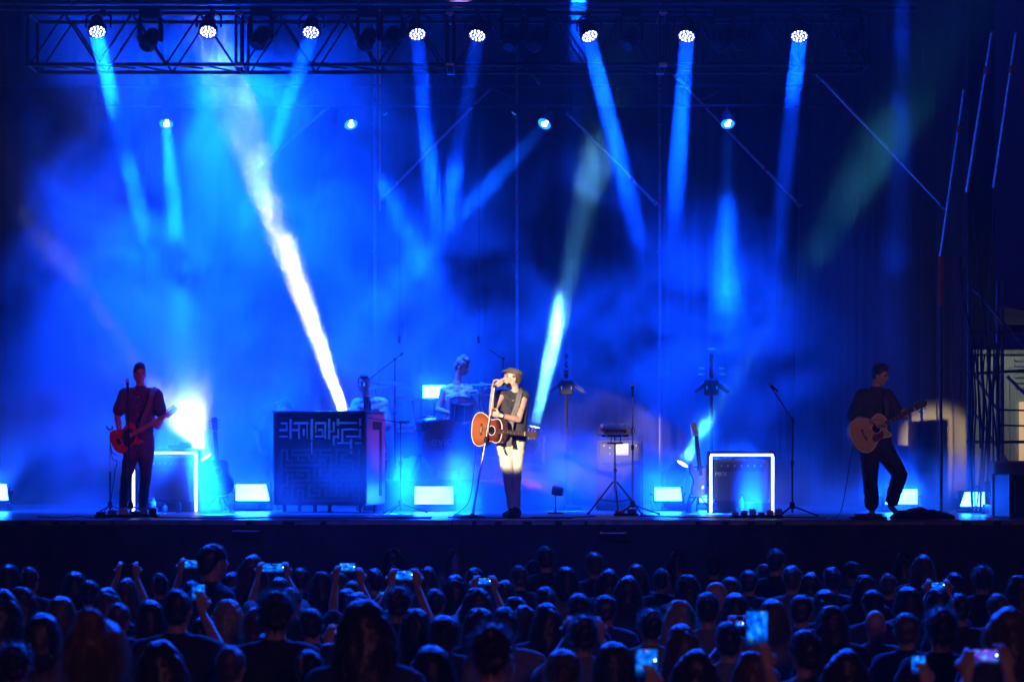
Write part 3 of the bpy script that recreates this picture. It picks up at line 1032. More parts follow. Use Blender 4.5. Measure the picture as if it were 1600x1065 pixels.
def guitar(kind, name, lab, M, group=None, body=None, flip=False):
    """front faces -Y, neck along +X, origin at the bridge side of the body"""
    t = thing(name, lab, 'guitar', (0, 0, 0), 0, group)
    t.matrix_world = M
    t.location, t.rotation_euler, t.scale = M.to_translation(), M.to_euler(), (1, 1, 1)
    out = {'acoustic': ACO, 'cutaway': ACO_CUT, 'tele': TEL, 'strat': STR}[kind]
    if flip:
        out = [(x, -z) for x, z in out][::-1]
    o = spline(out, 5)
    ac = kind in ('acoustic', 'cutaway')
    th = .105 if ac else .044
    side = {'acoustic': mahog, 'cutaway': spruce, 'tele': redburst, 'strat': olym}[kind]
    top = body or {'acoustic': burst, 'cutaway': spruce, 'tele': redburst, 'strat': olym}[kind]
    b = MB().prism([(x * .985, z * .985) for x, z in o], -th / 2 + .004, th / 2)
    b.build('body', side, t)
    MB().prism([(x * .99, z * .99) for x, z in o], -th / 2 - .001, -th / 2 + .0035).build('top', top, t)
    if ac:
        ring = MB()
        ring.tube([(x * 1.0, -th / 2 + .0005, z * 1.0) for x, z in o] + [(o[0][0], -th / 2 + .0005, o[0][1])], .0055, 6, False)
        ring.build('binding', cream, t)
        hx = .085
        MB().lathe([(0, 0), (.05, 0), (.05, .002), (0, .002)], (hx, -th / 2 - .001, 0), (0, -1, 0), 28).build('sound_hole', dark_glass, t)
        rs = MB()
        rs.tube([(hx + .056 * math.cos(a), -th / 2 - .002, .056 * math.sin(a)) for a in [k * math.pi / 12 for k in range(25)]], .0045, 6, False)
        rs.build('rosette', cream, t)
        pg = spline([(hx - .01, -.06), (hx + .05, -.05), (hx + .055, -.09), (hx - .0, -.14), (hx - .09, -.13), (hx - .1, -.08), (hx - .06, -.05)], 5)
        MB().prism(pg, -th / 2 - .004, -th / 2 - .0015).build('pickguard', tort, t)
        MB().box((-.1, -th / 2 - .011, -.07), (-.07, -th / 2 - .001, .07), .003).build('bridge', rosewood, t)
        MB().box((-.083, -th / 2 - .015, -.036), (-.079, -th / 2 - .011, .036)).build('saddle', cream, t)
        n0, n1, bx = .24, .62, -.08
    else:
        pgm = mat('pale_pickguard', (.6, .58, .52), .35, 0, .04, 10, 0) if kind == 'strat' else mat('dark_pickguard', (.03, .03, .03), .35, 0, .1, 10, 0)
        pg = spline([(.13, -.03), (.13, .05), (.08, .1), (-.0, .07), (-.03, 0), (-.06, -.05), (-.03, -.1), (.05, -.1), (.1, -.07)], 5)
        if flip:
            pg = [(x, -z) for x, z in pg][::-1]
        MB().prism(pg, -th / 2 - .004, -th / 2 - .0015).build('pickguard', pgm, t)
        MB().box((-.12, -th / 2 - .012, -.04), (-.075, -th / 2 - .001, .04), .003).build('bridge', chrome, t)
        for px_ in ((.1, .035, -.02) if kind == 'strat' else (.1, -.04)):
            MB().box((px_ - .012, -th / 2 - .009, -.036), (px_ + .012, -th / 2 - .003, .036), .004).build('pickup', cream if kind == 'strat' else chrome, t)
        for a, c in ((-.08, -.085), (-.045, -.1)):
            MB().lathe([(.011, 0), (.011, .014), (0, .014)], (a, -th / 2 - .001, c if not flip else -c), (0, -1, 0), 10).build('control_knob', chrome, t)
        n0, n1, bx = .1, .585, -.1
    MB().box((n0 - (.0 if ac else .0), -th / 2 - .002, -.026), (n1, -th / 2 + .02, .026), .006).build('neck', maple if not ac else mahog, t)
    MB().box((n0 - (.06 if ac else .04), -th / 2 - .0095, -.027), (n1, -th / 2 - .0025, .027), .002).build('fretboard', rosewood if kind != 'tele' else maple, t)
    fr = MB().box((-.0012, 0, -.0265), (.0012, .002, .0265)).mesh('fret', chrome)
    sc = n1 - bx
    for i in range(1, 15 if ac else 20):
        x = n1 - sc * (1 - 2 ** (-i / 12))
        if x > n0:
            link('fret', fr, None, t, (x, -th / 2 - .0112, 0))
    for i in (3, 5, 7, 9, 12):
        x = n1 - sc * (1 - 2 ** (-(i - .5) / 12))
        MB().lathe([(.0045, 0), (.0045, .0006)], (x, -th / 2 - .0096, 0), (0, -1, 0), 8).build('inlay', cream, t)
    MB().box((n1, -th / 2 - .013, -.022), (n1 + .005, -th / 2 - .002, .022)).build('nut', cream, t)
    if ac:
        hs = [(n1 + .005, -.024), (n1 + .03, -.036), (n1 + .175, -.04), (n1 + .18, -.02), (n1 + .19, 0), (n1 + .18, .02), (n1 + .175, .04), (n1 + .03, .036), (n1 + .005, .024)]
    else:
        hs = [(n1 + .005, -.022), (n1 + .02, -.045), (n1 + .05, -.038), (n1 + .1, -.03), (n1 + .17, -.012), (n1 + .19, .015), (n1 + .175, .04), (n1 + .14, .05), (n1 + .03, .034), (n1 + .005, .022)]
        if flip:
            hs = [(x, -z) for x, z in hs][::-1]
    MB().prism(hs, -th / 2 + .002, -th / 2 + .018).build('headstock', rosewood if ac else maple, t)
    pegs = []
    for i in range(3):
        x = n1 + .05 + i * .045
        if ac:
            pegs += [(x, 1), (x, -1)]
    if not ac:
        pegs = [(n1 + .035 + i * .025, -1 if flip else 1) for i in range(6)]
    for x, s in pegs:
        m = MB()
        e = .062 if ac else .05 + (x - n1) * .05
        m.tube([(x, -th / 2 + .01, s * .03), (x, -th / 2 + .01, s * e)], .003, 6)
        m.lathe([(.0, -.009), (.008, -.006), (.009, .006), (0, .009)], (x, -th / 2 + .01, s * (e + .006)), (0, 0, 1), 8)
        m.tube([(x, -th / 2 + .004, s * .02), (x, -th / 2 - .008, s * .02)], .003, 6)
        m.build('tuning_peg', chrome, t)
    st = MB()
    for i in range(6):
        z = (i - 2.5) * .0085
        st.tube([(bx, -th / 2 - .014, z * 1.1), (n1 + .003, -th / 2 - .0135, z * .85), (n1 + .06, -th / 2 - .004, z * 1.4)], .0008, 4, False)
    st.build('strings', chrome, t)
    for x, z in ((-.25 if ac else -.2, 0),):
        MB().lathe([(.006, 0), (.009, .012), (0, .014)], (x + .004, 0, z), (-1, 0, 0), 8).build('strap_button', chrome, t)
    return t


def ribbon(name, pts, w, th, m, parent=None, normal=(0, -1, 0)):
    """flat strap through world points"""
    P = [Vector(p) for p in spline([tuple(p) for p in pts], 8, False)]
    bm = bmesh.new()
    rings = []
    for i, p in enumerate(P):
        d = (P[min(i + 1, len(P) - 1)] - P[max(i - 1, 0)]).normalized()
        s = d.cross(Vector(normal))
        s = s.normalized() if s.length > 1e-4 else Vector((1, 0, 0))
        n = s.cross(d).normalized()
        rings.append([bm.verts.new(p + s * a * w / 2 + n * b * th / 2) for a, b in ((-1, -1), (1, -1), (1, 1), (-1, 1))])
    for a, b in zip(rings, rings[1:]):
        for k in range(4):
            bm.faces.new((a[k], a[(k + 1) % 4], b[(k + 1) % 4], b[k]))
    bm.faces.new(rings[0][::-1])
    bm.faces.new(rings[-1])
    bmesh.ops.recalc_face_normals(bm, faces=bm.faces)
    me = bpy.data.meshes.new(name)
    bm.to_mesh(me)
    bm.free()
    me.shade_smooth()
    me.set_sharp_from_angle(angle=R(40))
    o = link(name, me, m)
    if parent:
        o.parent = parent
        o.matrix_parent_inverse = mw(parent).inverted()
    return o


def mw(o):
    m = Matrix.LocRotScale(o.location, o.rotation_euler, o.scale)
    return mw(o.parent) @ o.matrix_parent_inverse @ m if o.parent else m


# ---------------------------------------------------------------- stands
def mic_shape(m, c, d, s=1.):
    c, d = Vector(c), Vector(d).normalized()
    m.lathe([(0, -.001), (.018 * s, .012), (.026 * s, .03), (.024 * s, .05)], c - d * .05 * s, d, 14)


def microphone(parent, tip, d, s=1.):
    """ball end at tip, body running back along -d"""
    tip, d = Vector(tip), Vector(d).normalized()
    MB().lathe([(0, 0), (.016 * s, -.006), (.026 * s, -.025), (.026 * s, -.036), (.022 * s, -.05)], tip, d, 14).build('mic_grille', steel, parent)
    MB().lathe([(.021 * s, -.05), (.019 * s, -.07), (.012 * s, -.19), (0, -.192)], tip, d, 12).build('mic_body', black_metal, parent)


def tripod(t, r=.3, h=.12, n=3, a0=.4, m=black_metal):
    MB().lathe([(.03, h - .03), (.036, h), (.03, h + .05), (.018, h + .06)], n=12).build('hub', m, t)
    for i in range(n):
        a = a0 + 2 * math.pi * i / n
        e = Vector((r * math.cos(a), r * math.sin(a), .012))
        l = MB().tube([(.02 * math.cos(a), .02 * math.sin(a), h), e], .009, 8).build('leg', m, t)
        MB().lathe([(.014, -.012), (.016, .01), (.01, .02)], e, (math.cos(a), math.sin(a), -.2), 8).build('rubber_foot', rubber, l)


def round_base(t, r=.125):
    MB().lathe([(r, .002), (r, .012), (r * .9, .024), (.03, .04), (.018, .06)], n=28).build('round_base', black_metal, t)


def stand(lab, px, d, top, boom=None, base='tripod', mic=None, cat='microphone stand', a0=.4, z0=FLOOR, r=.3, group='microphone stands on the stage', lean=0., pm=black_metal, rad=.0115):
    """top: height of the pole above the floor; boom: (dx, dy, dz) from the pole top and tail length"""
    x = WX(px, d)
    t = thing('microphone_stand', lab, cat, (x, d, z0 + .008), 0, group)
    if base == 'tripod':
        tripod(t, r, .12, 3, a0)
    else:
        round_base(t)
    P = Vector((lean, 0, top))
    mid = P * .55
    MB().tube([(0, 0, .04), mid], rad, 10).build('lower_pole', pm, t)
    MB().tube([mid, P], rad * .7, 8).build('upper_pole', pm, t)
    MB().lathe([(.016, -.03), (.02, -.02), (.02, .02), (.014, .03)], mid, P, 12).build('clutch', black_metal, t)
    if boom:
        b, tail = Vector(boom[0]), boom[1]
        MB().tube([P - b.normalized() * tail, P + b], .007, 8).build('boom_arm', pm, t)
        MB().lathe([(.022, -.02), (.022, .02)], P, (0, 1, 0), 12).build('boom_clutch', black_metal, t)
        if tail > .1:
            MB().lathe([(.016, -.03), (.016, .03)], P - b.normalized() * tail, b, 10).build('counterweight', black_metal, t)
        if mic:
            microphone(t, P + b + Vector(mic) * .1, mic)
    elif mic:
        microphone(t, P + Vector(mic) * .13, mic)
    return t
# ---------------------------------------------------------------- maze-fronted piano case
navy = mat('dark_blue_lacquer', (.045, .05, .075), .35, 0, .25, 5, .05, coat=.3)
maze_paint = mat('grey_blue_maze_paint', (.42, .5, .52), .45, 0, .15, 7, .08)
maze_shaded = mat('shaded_maze_paint', (.11, .13, .16), .45, 0, .2, 7, .08)  # darker copy for the lower strips, their shade put into the colour
side_paint = mat('pale_cabinet_side', (.15, .13, .15), .4, 0, .1, 5, .04)


def maze_piano():
    d = 28.6
    k = F / d
    t = thing('upright_piano', 'upright keyboard case with a raised maze pattern on its front', 'piano', (WX(499, d), d, FLOOR + .004), R(-20))
    w, h, dp, z0 = 1.335, 1.225, .62, .1
    x0, x1 = -w / 2, w / 2
    MB().box((x0, 0, z0), (x1, dp, z0 + h), .008).build('cabinet', navy, t)
    # frame round the front
    for lo, hi in (((x0, -.018, z0 + h - .06), (x1, -.001, z0 + h)), ((x0, -.018, z0), (x1, -.001, z0 + .05)),
                   ((x0, -.018, z0 + .052), (x0 + .05, -.001, z0 + h - .062)), ((x1 - .05, -.018, z0 + .052), (x1, -.001, z0 + h - .062))):
        MB().box(lo, hi, .004).build('front_frame', navy, t)
    MB().box((x0 - .01, -.03, z0 + h + .001), (x1 + .01, dp + .01, z0 + h + .022), .006).build('lid', navy, t)
    # side panel with an L-shaped recess
    MB().box((x1 + .001, .005, z0 + .02), (x1 + .012, dp - .005, z0 + h - .02), .004).build('side_panel', side_paint, t)
    MB().box((x1 + .012, .2, z0 + h - .23), (x1 + .017, .5, z0 + h - .12), .002).build('dark_inlay', black_metal, t)
    MB().box((x1 + .012, .42, z0 + .12), (x1 + .017, .5, z0 + h - .232), .002).build('dark_inlay', black_metal, t)
    # strokes traced along the top rows: photo crop pixels mapped to the face
    def fx(u):
        return x0 + (u - 90) / (1017 - 90) * w

    def fz(v):
        return z0 + h - (v - 70) / (945 - 70) * h
    top = [(170, 162, 238, 178), (222, 162, 238, 225), (155, 225, 238, 245), (258, 130, 280, 320), (300, 162, 452, 182), (345, 182, 362, 318), (432, 182, 440, 320),
           (280, 225, 345, 245), (392, 225, 410, 290), (472, 130, 496, 330), (518, 162, 628, 182), (518, 182, 530, 262), (612, 182, 628, 320), (545, 225, 600, 245), (586, 225, 600, 290), (518, 290, 612, 305),
           (648, 130, 670, 322), (670, 240, 712, 258), (696, 162, 716, 258), (735, 130, 760, 198), (760, 162, 938, 182), (958, 130, 980, 198), (742, 225, 758, 320), (698, 290, 742, 308), (782, 225, 800, 350),
           (800, 225, 940, 243), (958, 225, 978, 322), (828, 290, 958, 308), (868, 322, 888, 460), (742, 352, 870, 366), (698, 308, 712, 380), (915, 352, 978, 368), (155, 290, 238, 302), (478, 340, 486, 470)]
    for u0, v0, u1, v1 in top:
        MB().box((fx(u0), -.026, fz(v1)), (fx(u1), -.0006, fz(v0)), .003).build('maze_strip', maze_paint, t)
    # the rest of the maze, grown on a grid below
    rr = random.Random(21)
    nx, nz = 15, 11
    gx0, gx1, gz0, gz1 = fx(150), fx(985), fz(925), fz(400)
    cx, cz = (gx1 - gx0) / nx, (gz1 - gz0) / nz
    seen = {(0, 0)}
    stack = [(0, 0)]
    edges = []
    while stack:
        c = stack[-1]
        nb = [(c[0] + a, c[1] + b) for a, b in ((1, 0), (-1, 0), (0, 1), (0, -1)) if 0 <= c[0] + a < nx and 0 <= c[1] + b < nz and (c[0] + a, c[1] + b) not in seen]
        if not nb:
            stack.pop()
            continue
        q = rr.choice(nb)
        seen.add(q)
        edges.append((c, q))
        stack.append(q)
    H, V = set(), set()
    for a, b in edges:
        a, b = min(a, b), max(a, b)
        (H if a[1] == b[1] else V).add(a)
    hw = .0135

    def run(S_, dx, dz):
        for a in sorted(S_):
            if (a[0] - dx, a[1] - dz) in S_:
                continue
            n = 1
            while (a[0] + dx * n, a[1] + dz * n) in S_:
                n += 1
            xa, za = gx0 + (a[0] + .5) * cx, gz0 + (a[1] + .5) * cz
            xb, zb = xa + dx * n * cx, za + dz * n * cz
            dd = .0022 if dx else 0
            MB().box((xa - hw, -.024 - dd, za - hw), (xb + hw, -.0006, zb + hw)).build('maze_strip', maze_shaded, t)
    run(H, 1, 0)
    run(V, 0, 1)
    for x in (x0 + .12, -.1, x1 - .1):
        for y in (.08, dp - .08):
            m = MB().box((x - .02, y - .02, .07), (x + .02, y + .02, z0 - .001))
            m.lathe([(.036, -.014), (.036, .014)], (x, y, .038), (1, 0, 0), 12)
            m.build('castor', black_metal, t)
    kb = MB().box((x0 + .08, dp + .001, z0 + .62), (x1 - .08, dp + .26, z0 + .7), .006)
    kb.build('key_shelf', navy, t)
    return t


maze_piano()


# ---------------------------------------------------------------- amplifiers in glowing frames
grille = mat('grey_amp_grille', (.1, .1, .11), .7, 0, .5, 120, .5, 300)
tolex = mat('dark_amp_covering', (.05, .05, .055), .6, 0, .3, 90, .4, 250)


def amp(px0, px1, pyt, pyb, d, lab, cab, text=None, rz=0, logo_x=-.2):
    k = F / d
    w, h = (px1 - px0) / k, (pyb - pyt) / k
    t = thing('amplifier', lab, 'amplifier', (WX((px0 + px1) / 2, d), d, FLOOR + .004), R(rz), 'amplifiers set in glowing tube frames')
    hw = w / 2
    MB().box((-hw - .02, .02, h - .01), (hw + .02, .3, h + .025), .004).build('frame_hood', black_metal, t)
    for s in (-1, 1):
        MB().box((s * (hw + .012) - .01, .02, .001), (s * (hw + .012) + .01, .3, h - .012), .003).build('frame_side', black_metal, t)
    tb = MB()
    for a, b in (((-hw + .005, 0, .01), (-hw + .005, 0, h - .022)), ((hw - .005, 0, .01), (hw - .005, 0, h - .022))):
        MB().box((a[0] - .017, -.014, .012), (a[0] + .017, .016, h - .045), .004).build('led_tube', led_white, t)
    MB().box((-hw + .0, -.014, h - .042), (hw, .016, h - .012), .004).build('led_tube', led_white, t)
    cw = cab * hw
    zc = .14
    MB().box((-cw, .06, zc), (cw, .36, h - .09), .02).build('cabinet', tolex, t)
    MB().box((-cw + .03, .05, zc + .03), (cw - .03, .059, h - .24), .003).build('grille_cloth', grille, t)
    MB().box((-cw + .03, .05, h - .225), (cw - .03, .059, h - .11), .003).build('control_panel', tolex, t)
    for i in range(7):
        MB().lathe([(.012, 0), (.01, .018), (0, .018)], (-cw + .1 + i * (2 * cw - .2) / 6, .05, h - .17), (0, -1, 0), 10).build('control_knob', steel, t)
    MB().tube([(-.1, .2, h - .088), (-.09, .2, h - .06), (.09, .2, h - .06), (.1, .2, h - .088)], .008, 6).build('handle', rubber, t)
    MB().box((-cw - .02, .04, .001), (cw + .02, .38, zc - .002), .006).build('plinth', black_metal, t)
    for s in (-1, 1):
        MB().box((s * cw - .015, .04, zc + .0), (s * cw + .015, .058, zc + .05), .004).build('corner_cap', steel, t)
    if text:
        me = text_mesh(text, .075, .002, cream)
        o = link('lettering', me, None, t, (logo_x, .046, h - .28), (R(90), 0, 0))
    return t


amp(208, 307, 699, 795, 28.9, 'left amplifier in a glowing tube frame behind the guitarist', .78)
amp(1110, 1208, 706, 800, 28.4, 'right amplifier in a glowing tube frame with small pale lettering', .88, 'MKX', 0, -.27)
t = thing('effects_unit', 'dark wedge of gear lying on top of the left amplifier', 'effects unit', (WX(278, 28.95), 29.05, FLOOR + .004 + 96 / (F / 28.9) + .028))
MB().box((-.13, -.1, 0), (.1, .1, .05), .01).build('box', black_metal, t)
MB().lathe([(0, -.09), (.036, -.085), (.04, 0), (.036, .085), (0, .09)], (.09, 0, .045), (1, .1, 0), 12).build('rolled_cable', rubber, t)
bottle_m = mat('clear_bottle_plastic', (.1, .11, .12), .15, 0, .1, 20, 0)
for i, (px, d, hh, lab) in enumerate(((240, 28.5, .2, 'small bottle at the foot of the left amplifier, left of the can'), (258, 28.5, .12, 'short can at the foot of the left amplifier'), (279, 28.45, .17, 'bottle at the right foot of the left amplifier'),
                                      (1159, 28.0, .25, 'tall clear bottle standing before the right amplifier'), (1076, 28.6, .2, 'bottle standing by the foot of the white guitar'))):
    t = thing('drink_bottle' if i != 1 else 'drink_can', lab, 'bottle' if i != 1 else 'can', (WX(px, d), d, FLOOR + .008))
    MB().lathe([(.03, 0), (.034, .01), (.034, hh * .62), (.026, hh * .74), (.013, hh * .84), (.013, hh * .95)], n=14).build('body', bottle_m, t)
    MB().lathe([(.015, hh * .95), (.015, hh), (0, hh)], n=12).build('cap', black_metal, t)

# ---------------------------------------------------------------- guitars on stands


def guitar_stand(px, d, lab, h=.62):
    t = thing('guitar_stand', lab, 'guitar stand', (WX(px, d), d + .08, FLOOR + .008), 0, 'stands holding spare guitars')
    for a in (-2.3, -.85, 1.57):
        MB().tube([(0, .05, .25), (.26 * math.cos(a), .05 + .26 * math.sin(a), .012)], .011, 8).build('leg', black_metal, t)
    MB().tube([(0, .05, .1), (0, .06, h)], .012, 8).build('pole', black_metal, t)
    MB().tube([(-.12, -.12, .24), (-.12, -.0, .2), (.12, 0, .2), (.12, -.12, .24)], .01, 8).build('cradle', rubber, t)
    MB().tube([(0, .06, h), (-.05, -.02, h), (-.05, -.06, h)], .01, 6).tube([(0, .06, h), (.05, -.02, h), (.05, -.06, h)], .01, 6).build('neck_yoke', rubber, t)


d = 28.8
guitar_stand(341, d, 'low stand under the silhouetted acoustic guitar', .6)
M = Matrix.Translation((WX(342, d), d - .02, FLOOR + .47)) @ Matrix.Rotation(R(5), 4, 'X') @ Matrix.Rotation(R(-90 - 3), 4, 'Y')
guitar('acoustic', 'acoustic_guitar', 'dark acoustic guitar standing upright in smoke right of the left amplifier', M, body=mahog)
d = 28.5
guitar_stand(1092, d, 'low stand under the white electric guitar', .6)
M = Matrix.Translation((WX(1094, d), d - .03, FLOOR + .44)) @ Matrix.Rotation(R(5), 4, 'X') @ Matrix.Rotation(R(-90 - 7), 4, 'Y') @ Matrix.Rotation(R(28), 4, 'X')
guitar('strat', 'electric_guitar', 'white electric guitar on a low stand beside the right amplifier', M)

# ---------------------------------------------------------------- small keyboard, rack and stands
d = 27.6
k = F / d
t = thing('keyboard_stand', 'slim tripod stand under the small cream keyboard', 'stand', (WX(961, d), d, FLOOR + .008))
zt = (804 - 692) / k
MB().tube([(0, 0, .3), (0, 0, zt - .25)], .016, 10).build('pole', steel, t)
MB().tube([(0, 0, zt - .3), (.0, 0, zt - .02)], .011, 10).build('upper_pole', steel, t)
for a in (3.05, -.15, 1.4):
    l = MB().tube([(.02 * math.cos(a), .02 * math.sin(a), .42), (.34 * math.cos(a), .34 * math.sin(a), .012)], .011, 8).build('leg', black_metal, t)
    MB().tube([(0, 0, .16), (.2 * math.cos(a), .2 * math.sin(a), .19)], .007, 6).build('leg_strut', black_metal, t)
    MB().lathe([(.016, -.014), (.018, .02)], (.34 * math.cos(a), .34 * math.sin(a), .014), (math.cos(a), math.sin(a), -.2), 8).build('rubber_foot', rubber, l)
MB().lathe([(.0, -.03), (.026, -.015), (.026, .015), (0, .03)], (.0, -.02, zt - .36), (1, 0, 0), 12).build('clamp_knob', steel, t)
MB().box((-.1, -.1, zt - .02), (.1, .1, zt), .003).tube([(-.05, 0, zt), (-.05, 0, zt + .12)], .008, 6).tube([(.07, 0, zt), (.07, 0, zt + .12)], .008, 6).build('top_frame', black_metal, t)
MB().tube([(-.17, 0, zt + .085), (.17, 0, zt + .085)], .012, 8).build('cross_tube', black_metal, t)
zk = zt + .125
t2 = thing('small_keyboard', 'small cream keyboard with dark knobs tilted on the tripod stand', 'keyboard', (WX(961, d), d, FLOOR + .008 + zk), 0)
t2.rotation_euler = (R(12), 0, 0)
b = MB().prism([(-.185, .088), (.205, .092), (.19, .05), (.155, .004), (-.13, 0), (-.17, .05)], -.1, .1)
b.build('body', mat('cream_synth_case', (.75, .5, .28), .45, 0, .08, 9, .03), t2)
MB().prism([(-.2, .082), (-.14, .085), (-.165, .03), (-.185, .05)], -.112, -.102).build('magenta_end', mat('magenta_plastic', (.4, .01, .22), .4, 0, .1, 9, 0), t2)
MB().box((-.13, -.104, .032), (.1, -.1005, .062)).build('socket_panel', mat('grey_socket_panel', (.25, .22, .2), .5, 0, .4, 60, .1), t2)
for x in (-.115, -.095, -.02, .005, .03, .06, .08):
    MB().lathe([(.008, 0), (.008, .006), (0, .006)], (x, -.104, .047), (0, -1, 0), 8).build('socket', black_metal, t2)
kn = MB().lathe([(.009, 0), (.008, .018), (0, .018)], n=8).mesh('control_knob', white_plastic)
for i in range(10):
    for j in range(3):
        link('control_knob', kn, None, t2, (-.15 + i * .035, -.06 + j * .05, .09 + i * .0004))
MB().box((.1, -.108, .02), (.14, -.101, .06), .004).build('red_switch', mat('dark_red_plastic', (.2, .02, .02), .4, 0, .1, 9, 0), t2)
for x in (-.11, .08):
    MB().lathe([(.014, -.02), (.017, .0), (.0, .02)], (x, -.05, -.012), (0, 0, 1), 10).build('clamp_foot', steel, t2)
# holder frame behind keyboard
t = thing('tablet_holder', 'thin black bracket frame around the small keyboard', 'bracket', (WX(961, d), d + .12, FLOOR + zk))
MB().tube([(-.22, 0, .05), (-.22, 0, -.02), (.19, 0, -.02), (.19, 0, .03), (.215, -.02, .06), (.24, -.05, .07)], .007, 6).build('bracket_tube', black_metal, t)
MB().tube([(0, 0, -.02), (0, -.02, -.1)], .01, 6).build('bracket_stem', black_metal, t)

stand('straight microphone stand right of the small keyboard', 988.5, 27.5, (805 - 612) / (F / 27.5) - .02, base='tripod', mic=(.0, -.05, 1), a0=.0, r=.33, pm=steel)
o = [o for o in COL.objects if o.name.startswith('microphone_stand')][-1]
MB().tube([(.02, 0, 1.02), (.03, -.02, 1.08), (.0, -.03, 1.12), (-.02, -.02, 1.05), (0, 0, 1.0)], .006, 6).build('cable_loop', rubber, o)
# equipment rack behind the keyboard
d = 29.8
k = F / d
t = thing('equipment_rack', 'open equipment rack with a pale mixer panel behind the small keyboard', 'rack', (WX(969, d), d, FLOOR + .008))
w, h1, h2 = (1003 - 934) / k / 2, (794 - 686) / k, (794 - 722) / k
for sx in (-w, w):
    for y in (0, .5):
        MB().box((sx - .012, y - .012, 0), (sx + .012, y + .012, h1), .002).build('corner_post', alu, t)
for z in (.02, h2, h1):
    for y in (0, .5):
        MB().box((-w + .013, y - .01, z - .01), (w - .013, y + .01, z + .01), .002).build('rail', alu, t)
MB().box((-w + .015, .03, h2 + .02), (w - .015, .48, h1 - .02), .004).build('upper_unit', case_mat, t)
MB().box((-w + .015, .03, .04), (w - .015, .48, h2 - .02), .004).build('lower_unit', case_mat, t)
px0, px1 = (962 - 969) / k, (982 - 969) / k
MB().box((px0, .015, h1 - .19), (px1, .028, h1 - .03), .003).build('mixer_panel', mat('pale_mixer_panel', (.62, .62, .66), .4, 0, .1, 30, .02), t)
for i in range(5):
    MB().lathe([(.007, 0), (.007, .012), (0, .012)], (px0 + .02 + i * .032, .014, h1 - .17), (0, -1, 0), 8).build('fader_knob', black_metal, t)
for i, (a, b) in enumerate(((-.22, -.06), (-.14, -.09), (-.14, -.17), (-.04, -.05), (.22, -.06))):
    MB().lathe([(.01, 0), (.01, .01), (0, .01)], (a, .028, h1 + b), (0, -1, 0), 8).build('lit_knob', white_plastic, t)
o = MB().tube([W(x, y, 29.6) for x, y in spline([(940, 715), (948, 728), (965, 726), (985, 719), (1000, 722)], 5, False)], .006, 5).build('patch_cable', rubber)
tag(o, 'thin patch cable sagging across the equipment rack', 'cable')

# boom stand on the right, tripod at left guitarist, round base for the singer
stand('tall boom microphone stand left of the right guitarist', 1238, 26.6, (803 - 652) / (F / 26.6), ((-.29, -.1, .42), .06), 'tripod', (-.35, -.2, .25), a0=-.1, r=.3)
stand('microphone stand in front of the left guitarist', 204, 26.7, (803 - 602) / (F / 26.7) - .02, None, 'tripod', (-.02, -.25, 1), a0=-.25, r=.34, lean=-.035)
stand('low stand with a horizontal bar beside the maze piano', 626, 28.4, (800 - 659) / (F / 28.4), ((-.42, 0, .06), .1), 'tripod', None, a0=-.1, r=.34)
o = [o for o in COL.objects if o.name.startswith('microphone_stand')][-1]
MB().box((-.02, -.03, (800 - 659) / (F / 28.4)), (.12, .03, (800 - 659) / (F / 28.4) + .02), .004).build('top_bar', black_metal, o)
o['label'] = 'stand with a horizontal bar on top beside the maze piano'
# guitar hanger stand at far left
t = thing('hanger_stand', 'thin upright stand with a forked top left of the left guitarist', 'stand', (WX(172, 28.0), 28.0, FLOOR + .008))
zt = (803 - 672) / (F / 28)
tripod(t, .26, .1, 3, .3, black_metal)
MB().tube([(0, 0, .05), (0, 0, zt * .5)], .013, 8).build('lower_pole', black_metal, t)
MB().tube([(0, 0, zt * .5), (0, 0, zt)], .009, 8).build('upper_pole', steel, t)
for s in (-1, 1):
    MB().tube([(0, 0, zt), (s * .03, 0, zt + .01), (s * .035, -.05, zt + .04)], .01, 6).build('fork_arm', black_metal, t)

# ---------------------------------------------------------------- pedalboards, cloth, cables


def pedalboard(px, d, w, dp, n, lab, cols, z=0.):
    t = thing('pedalboard', lab, 'pedalboard', (WX(px, d), d, FLOOR + .008 + z), 0, 'pedalboards at the front of the stage')
    MB().box((-w / 2, -dp / 2, 0), (w / 2, dp / 2, .03), .005).build('board', black_metal, t)
    for i in range(n):
        x = -w / 2 + (i + .5) * w / n
        hh = .035 + .02 * ((i * 7) % 3)
        p = MB().box((x - w / n * .38, -dp * .35, .031), (x + w / n * .38, dp * .2, .031 + hh), .006).build('pedal', cols[i % len(cols)], t)
        MB().lathe([(.01, 0), (.01, .012), (0, .014)], (x, -dp * .2, .031 + hh), n=8).build('footswitch', chrome, p)
        MB().lathe([(.008, 0), (.007, .012), (0, .012)], (x + .012, dp * .08, .031 + hh), n=8).build('control_knob', white_plastic, p)
    return t


pc = [mat('pedal_%s' % n, c, .4, .2, .1, 20, .03) for n, c in (('grey', (.3, .3, .32)), ('blue', (.1, .2, .5)), ('red', (.5, .05, .08)), ('black', (.03, .03, .03)), ('white', (.6, .6, .6)))]
pedalboard(186, 26.2, .55, .3, 4, 'left pedalboard at the feet of the left guitarist', [pc[3], pc[1], pc[4], pc[3]])
pedalboard(226, 26.4, .34, .22, 3, 'small pedalboard right of the left microphone stand', [pc[3], pc[0]])
pedalboard(1182, 26.0, .62, .3, 6, 'long pedalboard with red and dark pedals before the right amplifier', [pc[2], pc[3], pc[0], pc[3], pc[2], pc[1]])
pedalboard(1356, 25.35, .42, .2, 1, 'flat dark pedal under the front foot of the right guitarist', [pc[3]], -.004)
pedalboard(978, 26.9, .3, .16, 2, 'small pedalboard between the legs of the keyboard stands', [pc[2], pc[3]])
